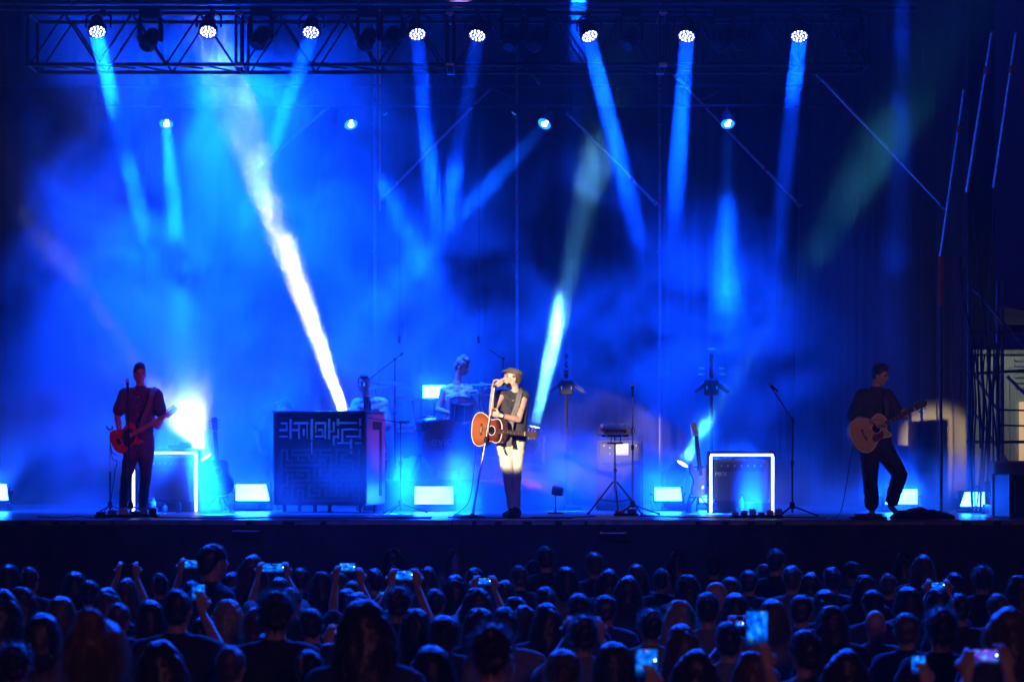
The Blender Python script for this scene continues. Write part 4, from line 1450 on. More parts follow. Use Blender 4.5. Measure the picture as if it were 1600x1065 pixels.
# soft heap of cloth and cable
b = Blob()
for i in range(16):
    u = i / 15
    px = 1404 + 74 * u
    hgt = .05 + .055 * math.sin(u * 3.3) + rnd.uniform(-.015, .02)
    p = Vector((WX(px, 25.6) + rnd.uniform(-.03, .03), 25.6 + rnd.uniform(-.12, .12), FLOOR + .02))
    b.ell(p, (.1, .13, hgt), Matrix.Rotation(rnd.uniform(0, 3), 3, 'Z'))
me = b.mesh('cloth_heap', black_cloth, .012, 2, .012, 14)
o = link('cloth_heap', me)
tag(o, 'low heap of dark cloth on the stage lip right of the right guitarist', 'cloth')


def floor_cable(pts, lab, r=.007, z=.014, m=rubber):
    P = [(WX(px, d), d, FLOOR + z + abs(h)) for px, d, h in spline(pts, 6, False)]
    o = MB().tube(P, r, 6).build('floor_cable', m)
    return tag(o, lab, 'cable', 'cables lying on the stage floor')


floor_cable([(60, 26.2, 0), (95, 25.7, 0), (120, 26.3, 0), (150, 25.6, 0), (175, 25.8, 0)], 'cable snaking along the stage lip left of the left pedalboard')
floor_cable([(240, 25.9, 0), (330, 25.5, 0), (430, 25.8, 0), (520, 25.4, 0), (640, 25.7, 0)], 'long cable along the stage lip in front of the maze piano')
floor_cable([(700, 26.0, 0), (738, 25.9, 0), (790, 25.5, 0), (860, 25.6, 0), (930, 26.4, 0)], 'cable along the stage lip in front of the singer')
floor_cable([(1000, 26.6, 0), (1080, 26.0, 0), (1150, 25.7, 0), (1210, 26.1, 0), (1290, 25.6, 0)], 'cable along the stage lip before the right amplifier')
floor_cable([(450, 28.8, 0), (480, 28.5, 0), (510, 28.9, 0), (560, 28.3, 0)], 'thin cable under the maze piano')
for a, b_, px, lab in ((1, 2, 640, 'flat black floor mat left of the microphone base of the singer'), (1, 2, 860, 'flat black floor mat right of the shoes of the singer')):
    o = MB().box((WX(px - 30, 25.7), 25.5, FLOOR + .007), (WX(px + 34, 25.7), 26.0, FLOOR + .02), .004).build('floor_mat', rubber)
    tag(o, lab, 'mat', 'black mats near the stage lip')

# ---------------------------------------------------------------- drum riser and kit
rz_ = .42
d = 30.2
k = F / d
o = MB().box((WX(560, d), d - .5, FLOOR + .008), (WX(880, d), d + 2.2, FLOOR + rz_), .01).build('drum_riser', mat('riser_panel', (.006, .006, .007), .5, 0, .3, 3, .1))
tag(o, 'low black riser under the drum kit', 'riser')
shell = mat('dark_drum_shell', (.03, .03, .045), .3, 0, .2, 8, 0, coat=.5)
headm = mat('drum_head', (.7, .7, .68), .5, 0, .05, 8, .05)
bhead = mat('dark_bass_drum_head', (.035, .035, .05), .4, 0, .15, 4, .03)
pale_print = mat('pale_head_print', (.12, .13, .16), .5, 0, .1, 8, 0)
RZ = FLOOR + rz_ + .001
t = thing('drum_kit', 'drum kit on the riser behind the singer with pale lettering on its bass drum', 'drum kit', (WX(700, d), d, RZ))
zc = CAMZ + (HORIZON - 696) / k - RZ


def drum(c, r, dep, axis, name='tom', hm=headm, parent=None):
    s = MB().lathe([(r, -dep / 2), (r, dep / 2)], c, axis, 30).build(name, shell, parent or t)
    for e in (-1, 1):
        hc = Vector(c) + Vector(axis).normalized() * e * (dep / 2 + .001)
        MB().lathe([(0, 0), (r - .006, 0), (r - .006, .003), (0, .004)], hc, Vector(axis) * e, 30).build('drum_head', hm, s)
        MB().lathe([(r + .001, -.012), (r + .008, -.012), (r + .008, .012), (r - .004, .012), (r - .004, .006), (r + .001, .004)], hc, Vector(axis) * e, 30).build('hoop', chrome if r < .25 else shell, s)
    u, w, a = frame_of(axis)
    for i in range(8):
        an = i * math.pi / 4 + .2
        p = Vector(c) + (u * math.cos(an) + w * math.sin(an)) * (r + .01)
        MB().tube([p - a * dep * .42, p + a * dep * .42], .004, 6).build('tuning_rod', chrome, s)
    return s


bd = drum((0, 0, zc), .355, .4, (0, -1, 0), 'bass_drum', bhead)
link('lettering', text_mesh('evicio', .19, .0008, pale_print), None, bd, (-.01, -.208, zc + .06), (R(90), 0, 0))
rg = MB()
rg.tube([(.045 + .062 * math.cos(a), -.208, zc - .16 + .07 * math.sin(a)) for a in [i * math.pi / 12 for i in range(25)]], .007, 6, False)
rg.tube([(.045 + .03 * math.cos(a), -.208, zc - .16 + .034 * math.sin(a)) for a in [i * math.pi / 8 for i in range(17)]], .006, 6, False)
rg.build('emblem', pale_print, bd)
for s in (-1, 1):
    MB().tube([(s * .3, -.05, zc - .18), (s * .46, -.2, .01)], .01, 8).build('spur', chrome, t)
kz = lambda py, dd=d: CAMZ + (HORIZON - py) / (F / dd) - RZ
kx = lambda px, dd=d: WX(px, dd) - WX(700, d)
drum((kx(722), .02, kz(640)), .175, .26, (.05, -.3, 1), 'rack_tom')
drum((kx(668), .35, kz(662)), .18, .15, (-.08, -.2, 1), 'snare_drum')
drum((kx(770), .35, kz(690)), .2, .38, (.05, -.15, 1), 'floor_tom')
drum((kx(640), .3, kz(690)), .2, .36, (-.05, -.15, 1), 'floor_tom')
for sx in (-.13, .13):
    for yy in (.2, .5):
        MB().tube([(kx(770) + sx, yy, kz(685)), (kx(770) + sx * 1.1, yy, .004)], .007, 6).build('tom_leg', chrome, t)
        MB().tube([(kx(640) + sx, yy, kz(685)), (kx(640) + sx * 1.1, yy, .004)], .007, 6).build('tom_leg', chrome, t)
MB().tube([(kx(712), .1, zc + .34), (kx(720), .1, kz(655))], .012, 8).build('tom_mount', chrome, t)
cym = [(612, 597, .1, .27, (.1, -.12, 1)), (583, 602, .5, .2, (-.1, -.15, 1)), (645, 622, .0, .26, (.06, -.1, 1)), (753, 600, -.1, .25, (-.02, -.08, 1)), (748, 615, .2, .17, (.05, -.1, 1)), (790, 606, .4, .24, (.15, -.15, 1))]
for px, py, yy, r, ax in cym:
    c = Vector((kx(px), yy, kz(py)))
    MB().lathe([(0, .03), (.02, .028), (.045, .008), (r * .6, 0), (r, -.012), (r, -.014), (r * .6, -.002), (.045, .005), (0, .026)], c, ax, 32).build('cymbal', brass, t)
    MB().tube([c + Vector((0, 0, .05)), c - Vector((0, 0, .03)), (c.x + .05, c.y + .12, c.z * .55), (c.x + .06, c.y + .14, .1)], .009, 8).build('cymbal_stand', chrome, t)
    for a in (0, 2.1, 4.2):
        MB().tube([(c.x + .06, c.y + .14, .3), (c.x + .06 + .2 * math.cos(a), c.y + .14 + .2 * math.sin(a), .008)], .007, 6).build('stand_leg', chrome, t)
    MB().lathe([(.012, .02), (.015, .045), (0, .05)], c, ax, 8).build('wing_nut', chrome, t)
MB().lathe([(.16, .0), (.17, .03), (.16, .06), (0, .06)], (kx(714), .95, .62), n=20).tube([(kx(714), .95, 0.005), (kx(714), .95, .62)], .02, 8).build('drum_stool', black_metal, t)
# overhead mic stands of the kit
stand('overhead boom stand left of the drum kit', 617, 30.6, kz(560), ((-.42, -.05, -.33), .12), 'tripod', None, z0=RZ, r=.25)
stand('overhead boom stand right of the drum kit', 786, 30.8, kz(558), ((-.2, -.05, .13), .03), 'tripod', None, z0=RZ, r=.25)
for px, py, dd, lab in ((624, 530, 31.2, 'small microphone hanging over the left cymbals'), (748, 530, 31.2, 'small microphone hanging over the drummer')):
    t = thing('hanging_microphone', lab, 'microphone', W(px, py, dd), 0, 'small microphones hanging over the drum kit')
    MB().lathe([(0, -.06), (.018, -.05), (.02, .03), (.01, .05)], n=12).build('capsule', black_metal, t)
    MB().tube([(0, 0, .04), (.01, 0, .6), (.0, 0, 3.0)], .004, 5).build('lead', rubber, t)

# ---------------------------------------------------------------- winged sculptural lamps at the back
glint = mat('faceted_crystal_beads', (.6, .65, .7), .15, .5, .2, 60, 0)
dimbar = mat('dim_blue_indicator', (.1, .1, .1), .4, 0, 0, 1, 0, emit=(.01, .35, 1.), es=.9)
for px, lab, bars in ((885, 'winged lamp on a dark stand right of the teal shaft', 0), (1112, 'winged lamp with small blue bars above the white guitar', 1)):
    d = 30.6
    k = F / d
    t = thing('winged_lamp', lab, 'stage light', (WX(px, d), d, FLOOR + .008), 0, 'winged lamps on stands at the back')
    z = lambda py: (FLOOR * 0 + CAMZ + (HORIZON - py) / k - FLOOR)
    MB().box((-.028, .01, z(592)), (.028, .08, z(552)), .02).build('upper_body', black_metal, t)
    MB().box((-.1, -.02, z(618)), (.1, .12, z(593)), .02).build('lower_body', black_metal, t)
    MB().tube([(0, .05, .02), (0, .05, z(618))], .022, 8).build('pole', black_metal, t)
    MB().lathe([(.22, .0), (.22, .015), (.03, .03)], (0, .05, 0), n=20).build('base_plate', black_metal, t)
    bm_ = MB().lathe([(0, -.006), (.006, 0), (0, .006)], n=6).mesh('crystal_bead', glint)
    rr = random.Random(px)
    n = 0
    for i in range(200):
        u, v = rr.uniform(-1, 1), rr.uniform(0, 1)
        if abs(u) < math.sin(v * 2.6) * .9:
            link('crystal_bead', bm_, None, t, (u * .045, -.026, z(586) + v * .22))
            n += 1
            if n > 46:
                break
    for s in (-1, 1):
        MB().prism([(s * .1, z(598)), (s * .25, z(612)), (s * .23, z(615)), (s * .1, z(606))], -.03, .06).build('wing', black_metal, t)
        for row, (a, b) in enumerate((((.11, 599), (.24, 609)), ((.13, 605), (.26, 614)))):
            for i in range(9):
                f = i / 8
                link('crystal_bead', bm_, None, t, (s * (a[0] + (b[0] - a[0]) * f), -.036, z(a[1] + (b[1] - a[1]) * f)))
        MB().box((s * .07 - .006, -.03, z(609)), (s * .07 + .006, -.021, z(604)), .001).build('indicator_bar', dimbar, t)
        if bars:
            for py, x in ((576, .14), (585, .155)):
                MB().box((s * x - .04, -.02, z(py) - .006), (s * x + .04, 0, z(py) + .006), .002).build('indicator_bar', dimbar, t)
    if bars:
        MB().box((-.05, -.03, z(547)), (.05, -.021, z(545)), .001).build('indicator_bar', dimbar, t)
# ---------------------------------------------------------------- people
V = Vector


def basis(fwd, up=(0, 0, 1)):
    """columns: right, forward, up"""
    f = V(fwd).normalized()
    r = f.cross(V(up)).normalized()
    u = r.cross(f).normalized()
    return Matrix((r, f, u)).transposed()


def add_head(b, c, M, s=1., eyes=True):
    """c: centre of the skull; about .235 high"""
    c = V(c)
    P = lambda x, y, z: c + M @ (V((x, y, z)) * s)
    E = lambda p, r: b.ell(P(*p), tuple(q * s for q in r), M)
    E((0, -.012, .03), (.074, .094, .086))
    E((0, .02, -.02), (.062, .076, .08))
    E((0, .035, -.07), (.046, .05, .045))
    E((0, .066, -.096), (.022, .02, .018))
    for a in (-1, 1):
        E((a * .04, .052, -.025), (.022, .026, .022))
        E((a * .05, .0, -.065), (.016, .04, .03))
        b.ell(P(a * .076, -.005, -.015), (.01 * s, .018 * s, .031 * s), M)
        E((a * .03, .083, .03), (.024, .012, .009))
    b.cone(P(0, .088, .012), P(0, .112, -.026), .009 * s, .014 * s)
    E((0, .09, -.06), (.022, .01, .006))
    E((0, .087, -.071), (.02, .01, .007))


def face_bits(parent, c, M, s=1., brow=None, eyes_open=True):
    c = V(c)
    P = lambda x, y, z: c + M @ (V((x, y, z)) * s)
    for a in (-1, 1):
        m = MB()
        m.lathe([(0, -.008 * s), (.009 * s, -.005 * s), (.012 * s, .0), (.009 * s, .006 * s), (0, .009 * s)], P(a * .032, .083, .008), M @ V((0, 1, 0)), 10)
        m.build('eye', eye_mat if eyes_open else dark_eye, parent)
        MB().tube([P(a * .014, .094, .036), P(a * .034, .094, .041), P(a * .052, .08, .034)], [.003 * s, .004 * s, .002 * s], 6).build('eyebrow', brow or hair_dark, parent)
    MB().tube([P(-.022, .096, -.066), P(0, .1, -.064), P(.022, .096, -.066)], [.0015 * s, .0035 * s, .0015 * s], 6).build('mouth', lip_mat, parent)


eye_mat = mat('eye', (.06, .05, .05), .2, 0, .1, 10, 0)
dark_eye = mat('eyelid', (.12, .07, .05), .5, 0, .1, 10, 0)
lip_mat = mat('lips', (.3, .1, .09), .5, 0, .1, 10, 0)


def add_hand(b, w, d, n, curl=.5, side=1, s=1., spread=.1, thumb=.6):
    """w wrist, d towards the fingers, n palm normal (fingers curl towards it), side +1/-1 which way the thumb leaves"""
    w, d, n = V(w), V(d).normalized(), V(n)
    n = (n - d * n.dot(d)).normalized()
    t = d.cross(n) * side
    b.cone(w, w + d * .035 * s, .026 * s, .03 * s)
    for k in (-1, 0, 1):
        b.cone(w + d * .025 * s + t * .017 * k * s, w + d * .088 * s + t * .022 * k * s, .017 * s, .0135 * s)
    cs = curl if isinstance(curl, (list, tuple)) else [curl] * 4
    for i in range(4):
        o = (1.5 - i)
        L = (.95, 1.05, 1., .8)[i] * s
        p = w + d * .09 * s + t * o * .019 * s
        dr = (d + t * o * spread * .5).normalized()
        a = cs[i]
        r0 = (.0088, .009, .0086, .0078)[i] * s
        for seg, r in ((.042, r0), (.027, r0 * .93), (.021, r0 * .86)):
            a_ = a if seg != .021 else a * .7
            ang = a_
            dr = (dr * math.cos(ang) + n * math.sin(ang)).normalized()
            nn = (n * math.cos(ang) - dr * 0).normalized()
            q = p + dr * seg * L
            b.cone(p, q, r, r * .93, 10)
            n_ = (n - dr * n.dot(dr))
            p = q
    p = w + d * .03 * s + t * .024 * s
    q = p + (d * .55 + t * .75 + n * .25).normalized() * .045 * s
    r = q + (d * .9 + t * (.5 - thumb) + n * thumb).normalized() * .032 * s
    e = r + (d * .8 + t * (.1 - thumb) + n * thumb).normalized() * .026 * s
    b.chain([p, q, r, e], [.016 * s, .0125 * s, .011 * s, .009 * s])


def folds(me, amp, scale=9., seed=0):
    bm = bmesh.new()
    bm.from_mesh(me)
    bm.normal_update()
    for v in bm.verts:
        q = V((v.co.x * scale * .7 + v.co.z * 3, v.co.y * scale * .7, v.co.z * scale * .9 + seed))
        f = noise.noise(q + V((1.2 * noise.noise(q * .5), 0, 0)))
        f = f * .9 + .5 * (1 - abs(noise.noise(q * 1.7 + V((4, 2, 9)))) * 3)
        v.co += v.normal * f * amp * .6
    bm.to_mesh(me)
    bm.free()
    return me


def person(loc, J, lab, skin_m, s=1., group=None, voxel=.0072, head_s=1., barefoot=False, face=True, skin_hands=True, thin=1.):
    """J: joints in local metres. Builds one continuous body and returns it."""
    b = Blob()
    HM = basis(J['look'], J.get('head_up', (0, 0, 1)))
    add_head(b, J['head'], HM, head_s)
    hc = V(J['head'])
    nk = V(J['neck'])
    b.cone(nk, hc + HM @ V((0, -.02, -.05)), .056, .052)
    ch, pel = V(J['chest']), V(J['pelvis'])
    mid = ch.lerp(pel, .55) + V(J.get('belly', (0, 0, 0)))
    sl, sr = V(J['sh_l']), V(J['sh_r'])
    ax = (sr - sl).normalized()
    for q in (-1, 1):
        b.cone(ch + ax * .075 * q, mid + ax * .06 * q, .105 * thin, .092 * thin)
        b.cone(mid + ax * .06 * q, pel + ax * .07 * q, .092 * thin, .1 * thin)
    b.cone(nk - V((0, 0, .02)), ch, .07, .1)
    for S_ in ('l', 'r'):
        sh, el, wr = V(J['sh_' + S_]), V(J['el_' + S_]), V(J['wr_' + S_])
        b.cone(nk - V((0, 0, .05)), sh, .06, .056)
        b.cone(ch.lerp(sh, .3), sh, .09, .056)
        um = sh.lerp(el, .45)
        b.chain([sh, um, el], [.058 * s, .05 * s, .04 * s])
        fm = el.lerp(wr, .3)
        b.chain([el, fm, wr], [.04 * s, .042 * s, .026 * s])
        h = J['hand_' + S_]
        add_hand(b, wr, h[0], h[1], h[2], h[3], h[4] if len(h) > 4 else 1.)
        hp, kn, an = V(J['hip_' + S_]), V(J['kn_' + S_]), V(J['an_' + S_])
        b.cone(pel, hp, .1, .095)
        b.chain([hp, hp.lerp(kn, .5), kn, kn.lerp(an, .3), an], [.092, .075, .055, .055, .038])
        toe = V(J['toe_' + S_])
        heel = an + (an - toe).normalized() * .035 - V((0, 0, .045))
        b.chain([an, heel], [.036, .03])
        b.chain([heel, an.lerp(toe, .5) + V((0, 0, -.02)), toe], [.03, .035, .024])
    me = b.mesh('person', skin_m, voxel, 2)
    o = link('person', me)
    o.location = loc
    tag(o, lab, 'person', group)
    if face:
        face_bits(o, hc, HM, head_s, J.get('brow'))
    J['HM'] = HM
    return o


def trousers(o, J, m, end=.93, extra=.014, seed=0, amp=.012, waist=.1, bottom=None, flare=1.):
    b = Blob()
    pel = V(J['pelvis'])
    ax = (V(J['sh_r']) - V(J['sh_l'])).normalized()
    up = (V(J['chest']) - pel).normalized()
    for q in (-1, 1):
        b.cone(pel + ax * .068 * q + up * waist, pel + ax * .07 * q, .1 + extra, .108 + extra)
    for S_ in ('l', 'r'):
        hp, kn, an = V(J['hip_' + S_]), V(J['kn_' + S_]), V(J['an_' + S_])
        b.cone(pel, hp, .1 + extra, .1 + extra)
        e = kn.lerp(an, end)
        b.chain([hp, hp.lerp(kn, .5), kn, kn.lerp(e, .4), e], [.1 + extra, .08 + extra, .06 + extra * 1.1, (.056 + extra) * flare, (.042 + extra * 1.2) * flare])
    cuts = [(pel + up * (waist + .045), up)]
    me = b.mesh('trousers', m, .009, 2, cuts=cuts)
    folds(me, amp, 11, seed)
    link('trousers', me, None, o)


def shirt(o, J, m, sleeve=.5, hem=-.02, extra=.016, seed=0, amp=.012, name='shirt', neck=.03, collar=None, sleeves=True, thin=1., vox=.009):
    b = Blob()
    ch, pel, nk = V(J['chest']), V(J['pelvis']), V(J['neck'])
    up = (ch - pel).normalized()
    mid = ch.lerp(pel, .55) + V(J.get('belly', (0, 0, 0)))
    lo = pel + up * hem
    ax = (V(J['sh_r']) - V(J['sh_l'])).normalized()
    for q in (-1, 1):
        b.cone(ch + ax * .075 * q, mid + ax * .06 * q, (.105 + extra) * thin, (.096 + extra) * thin)
        b.cone(mid + ax * .06 * q, lo + ax * .075 * q, (.096 + extra) * thin, (.11 + extra) * thin)
    b.cone(nk - V((0, 0, .045)), ch, .075 + extra * .6, .1 + extra)
    for S_ in ('l', 'r'):
        sh, el, wr = V(J['sh_' + S_]), V(J['el_' + S_]), V(J['wr_' + S_])
        b.cone(nk - V((0, 0, .06)), sh, .062 + extra * .6, .058 + extra * (1 if sleeves else .45))
        b.cone(ch.lerp(sh, .3), sh, .092 + extra, .058 + extra * (1 if sleeves else .45))
        if sleeves:
            if sleeve <= 1:
                b.cone(sh, sh.lerp(el, sleeve), .06 + extra, .053 + extra * 1.5)
            else:
                b.cone(sh, el, .06 + extra, .044 + extra)
                b.cone(el, el.lerp(wr, sleeve - 1), .044 + extra, .032 + extra)
    cuts = [(lo - up * .06, -up)]
    me = b.mesh(name, m, vox, 2, cuts=cuts)
    bm = bmesh.new()
    bm.from_mesh(me)
    kill = []
    for f in bm.faces:
        c = f.calc_center_median()
        h = math.hypot(c.x - nk.x, c.y - nk.y)
        if h < .105 and c.z > nk.z + neck - (.25 * (h - .06) if sleeves else (.09 if c.y < nk.y + .0 and h < .08 else .0)):
            kill.append(f)
    bmesh.ops.delete(bm, geom=kill, context='FACES')
    bm.to_mesh(me)
    bm.free()
    folds(me, amp, 10, seed)
    so = link(name, me, None, o)
    if collar:
        HM = J['HM']
        MB().lathe([(.066, -.02), (.078, .0), (.07, .035), (.066, .035), (.07, 0)], nk + V((0, 0, -.012)), (0, 0, 1), 18).build('collar', collar, so)
    return so


def shoes(o, J, m, sole=None, s=1., high=.0):
    for S_ in ('l', 'r'):
        an, toe = V(J['an_' + S_]), V(J['toe_' + S_])
        b = Blob()
        d = (toe - an)
        flat = V((d.x, d.y, 0)).normalized()
        heel = an - flat * .045 - V((0, 0, .05))
        b.chain([an + V((0, 0, .02 + high)), heel + V((0, 0, .015))], [.047 * s, .04 * s])
        b.chain([heel, an.lerp(toe, .55) + V((0, 0, -.015)), toe + V((0, 0, .005))], [.038 * s, .042 * s, .032 * s])
        me = b.mesh('shoe', m, .007, 3)
        q = link('shoe', me, None, o)
        if sole:
            b = Blob()
            b.chain([heel - V((0, 0, .022)), toe - V((0, 0, .018))], [.026 * s, .024 * s])
            link('sole', b.mesh('sole', sole, .007, 2), None, q)


def hair_cap(o, J, m, r=(.084, .104, .094), off=(0, -.024, .04), s=1., quiff=0., fuzz=.008, name='hair', cut_front=.028, sides=True, long=0.):
    HM = J['HM']
    c = V(J['head'])
    P = lambda x, y, z: c + HM @ (V((x, y, z)) * s)
    b = Blob()
    b.ell(P(*off), tuple(q * s for q in r), HM)
    if quiff:
        b.ell(P(0, .045, .105), (.06 * s, .045 * s, quiff * s), HM)
        b.ell(P(0, .0, .115), (.06 * s, .06 * s, quiff * s), HM)
    b.ell(P(0, -.065, -.02), (.062 * s, .05 * s, .06 * s), HM)
    if long:
        b.cone(P(0, -.07, -.02), P(0, -.09, -.02 - long), .075 * s, .05 * s)
    n = HM @ V((0, .75, -.66))
    cuts = [(P(0, .06, .052), n.normalized())]
    me = b.mesh(name, m, .008, 1, fuzz, 34, cuts=cuts)
    return link(name, me, None, o)


SHADOWS = {}
cloth_dark = mat('dark_shirt_cloth', (.035, .03, .04), .85, 0, .35, 30, .4, 120)
cloth_print = mat('small_print_dark_shirt', (.07, .05, .08), .85, 0, .6, 70, .3, 120)
cloth_black = mat('black_trouser_cloth', (.02, .02, .025), .85, 0, .3, 12, .3, 120)
denim = mat('dark_denim', (.035, .04, .07), .8, 0, .3, 30, .4, 200)
cream_cloth = mat('cream_trouser_cloth', (.68, .62, .5), .85, 0, .06, 9, .2, 140)
pale_shirt = mat('pale_blue_shirt_cloth', (.42, .47, .5), .85, 0, .1, 9, .2, 140)
tank_cloth = mat('light_tank_top_cloth', (.6, .6, .62), .85, 0, .08, 9, .2, 140)
vest_cloth = mat('black_vest_cloth', (.03, .028, .03), .8, 0, .3, 12, .3, 160)
grey_tee = mat('washed_black_tee', (.07, .065, .065), .85, 0, .25, 12, .3, 160)
cap_cloth = mat('grey_tweed_cap', (.1, .09, .085), .9, 0, .35, 90, .5, 200)
white_shoe = mat('pale_trainers', (.55, .55, .55), .6, 0, .1, 20, .1)
black_shoe = mat('black_shoe_leather', (.025, .022, .022), .4, 0, .2, 20, .1)
tattoo_m = mat('tattoo_ink', (.12, .09, .09), .6, 0, .2, 40, 0)


def loc3(px, py, px0, py0, k, y=0.):
    return V(((px - px0) / k, y, (py0 - py) / k))


# ---------------------------------------------------------------- the singer
def singer():
    d = 26.3
    k = F / d
    ox, oy = 797., 808.5
    L = lambda px, py, y=0.: loc3(px, py, ox, oy, k, y)
    J = {
        'head': L(800, 592.5), 'look': (-.93, -.42, .14), 'neck': L(805, 613, .01), 'chest': L(801, 632, .02), 'pelvis': L(797, 687, .05), 'belly': (.02, 0, 0),
        'sh_l': L(784, 618, -.05), 'el_l': L(769, 646, -.22), 'wr_l': L(772, 603, -.33),
        'sh_r': L(818.5, 620, -.01), 'el_r': L(810, 657, -.16), 'wr_r': L(782, 651, -.33),
        'hip_l': L(789, 696, .04), 'kn_l': L(794, 744, -.02), 'an_l': L(799.5, 797, .04), 'toe_l': L(788.5, 805.5, -.06),
        'hip_r': L(807, 694, .06), 'kn_r': L(806, 745, .04), 'an_r': L(806.5, 797.5, .02), 'toe_r': L(794.5, 806, -.1),
        'hand_l': ((.45, -.75, -.1), (.5, .5, .8), [1.0, 1.0, 1.0, 1.0], 1),
        'hand_r': ((-1, -.05, .22), (-.1, .9, .35), [.9, .95, 1., 1.], -1),
        'brow': hair_brown,
    }
    o = person(W(ox, oy, d) * 1, J, 'singer in a flat cap, black vest and cream trousers leaning to a microphone', skin)
    o.location.z = FLOOR + .008
    trousers(o, J, cream_cloth, .9, .008, 3, .014, .1, flare=.92)
    shirt(o, J, grey_tee, .1, .02, .008, 5, .012, 't_shirt', .02, sleeves=False)
    vest = shirt(o, J, vest_cloth, .1, .05, .022, 8, .012, 'vest', .01, sleeves=False)
    shoes(o, J, black_shoe, rubber)
    hair_cap(o, J, hair_brown, (.08, .1, .085), (0, -.03, .02), 1., 0)
    HM = J['HM']
    c = J['head']
    P = lambda x, y, z: c + HM @ V((x, y, z))
    b = Blob()
    b.ell(P(0, -.03, .088), (.098, .112, .04), HM @ Matrix.Rotation(R(10), 3, 'X'))
    b.ell(P(0, .03, .088), (.088, .09, .026), HM @ Matrix.Rotation(R(-6), 3, 'X'))
    b.ell(P(0, -.02, .066), (.09, .108, .03), HM)
    cp = link('flat_cap', b.mesh('flat_cap', cap_cloth, .008, 2, .003, 30), None, o)
    b = Blob()
    b.ell(P(0, .105, .072), (.07, .045, .012), HM @ Matrix.Rotation(R(-14), 3, 'X'))
    link('cap_peak', b.mesh('cap_peak', cap_cloth, .006, 2), None, cp)
    MB().lathe([(0, -.01), (.012, -.006), (.013, .004), (0, .01)], P(.083, .0, -.018), HM @ V((1, 0, 0)), 12).build('ear_monitor', black_metal, o)
    # necklace
    n = J['neck']
    ring = [V((n.x + .085 * math.sin(a), n.y - .02 - .09 * math.cos(a), n.z - .035 - .055 * (1 + math.cos(a)) * .5 - (.02 if abs(a) < .3 else 0))) for a in [(-1 + i / 10) * 2.2 for i in range(21)]]
    MB().tube([q + V((-.02, -.012, 0)) for q in ring], .003, 6).build('necklace', chrome, o)
    # watch on the crossing arm
    wr, el = J['wr_r'], J['el_r']
    q = wr.lerp(el, .09)
    MB().lathe([(.031, -.012), (.034, -.01), (.034, .01), (.031, .012)], q, wr - el, 18).build('watch_strap', black_metal, o)
    MB().lathe([(.019, 0), (.019, .008), (0, .009)], q + V((0, -.034, .0)), (0, -1, .1), 14).build('watch_face', white_plastic, o)
    # tattoos on the upper arm
    sh = J['sh_r']
    for i, (f, dx) in enumerate(((.5, -.01), (.6, .015), (.7, -.005))):
        p = sh.lerp(el, f) + V((dx - .012, -.048, 0))
        MB().tube([p, p + V((.012, -.002, .014)), p + V((.02, .002, -.004)), p + V((.008, -.001, -.014))], .0022, 5).build('tattoo', tattoo_m, o)
    # belt ornament hanging from the waist
    MB().tube([L(786, 697, -.12), L(788, 706, -.14), L(791, 712, -.13)], .007, 6).build('hanging_cord', dark_leather, o)
    # guitar, slung low
    dd = d - .26
    ang = R(6.5)
    M = Matrix.Translation(W(765, 671.5, dd - .03)) @ Matrix.Rotation(ang, 4, 'Y') @ Matrix.Rotation(R(-42), 4, 'Z') @ Matrix.Rotation(R(4), 4, 'X')
    g = guitar('acoustic', 'acoustic_guitar', 'sunburst acoustic guitar slung low in front of the singer', M)
    wl = lambda px, py, y=0.: W(px, py, d + y)
    r = ribbon('guitar_strap', [wl(795, 697, -.34), wl(797, 676, -.21), wl(800, 655, -.19), wl(808, 632, -.155), wl(812, 614, -.1), wl(816, 609, .03), wl(806, 630, .2), wl(780, 662, .1), wl(746, 670, -.2)], .06, .006, strap_m)
    r.parent = g
    r.matrix_parent_inverse = mw(g).inverted()
    # microphone stand with its round base, leaning to the mouth
    t = thing('microphone_stand', 'leaning microphone stand with a round base held by the singer', 'microphone stand', (WX(738.5, 25.75), 25.75, FLOOR + .008), 0, 'microphone stands on the stage')
    round_base(t, .155)
    base = V(t.location)
    top = W(773.5, 603, 25.93) - base
    b0 = V((0, 0, .04))
    MB().tube([b0, b0.lerp(top, .58)], .0125, 10).build('lower_pole', steel, t)
    MB().tube([b0.lerp(top, .58), top], .0085, 10).build('upper_pole', steel, t)
    MB().lathe([(.016, -.04), (.021, -.03), (.021, .03), (.014, .04)], b0.lerp(top, .58), top, 12).build('clutch', black_metal, t)
    MB().lathe([(.02, -.02), (.024, .0), (.018, .03)], top, top, 12).build('mic_clip', black_metal, t)
    tip = W(790.5, 601, 26.02) - base
    tail = W(768, 597.5, 25.86) - base
    dr = (tip - tail).normalized()
    microphone(t, tip, dr, 1.05)
    lead = [W(758, 600, 25.95) - base, W(748, 640, 26.1) - base, W(742, 720, 26.15) - base, W(736, 770, 26.1) - base, W(728, 790, 26.0) - base, (-.25, .0, .01)]
    MB().tube([V(p) for p in spline([tuple(p) for p in lead], 5, False)], .004, 5).build('lead', rubber, t)


singer()


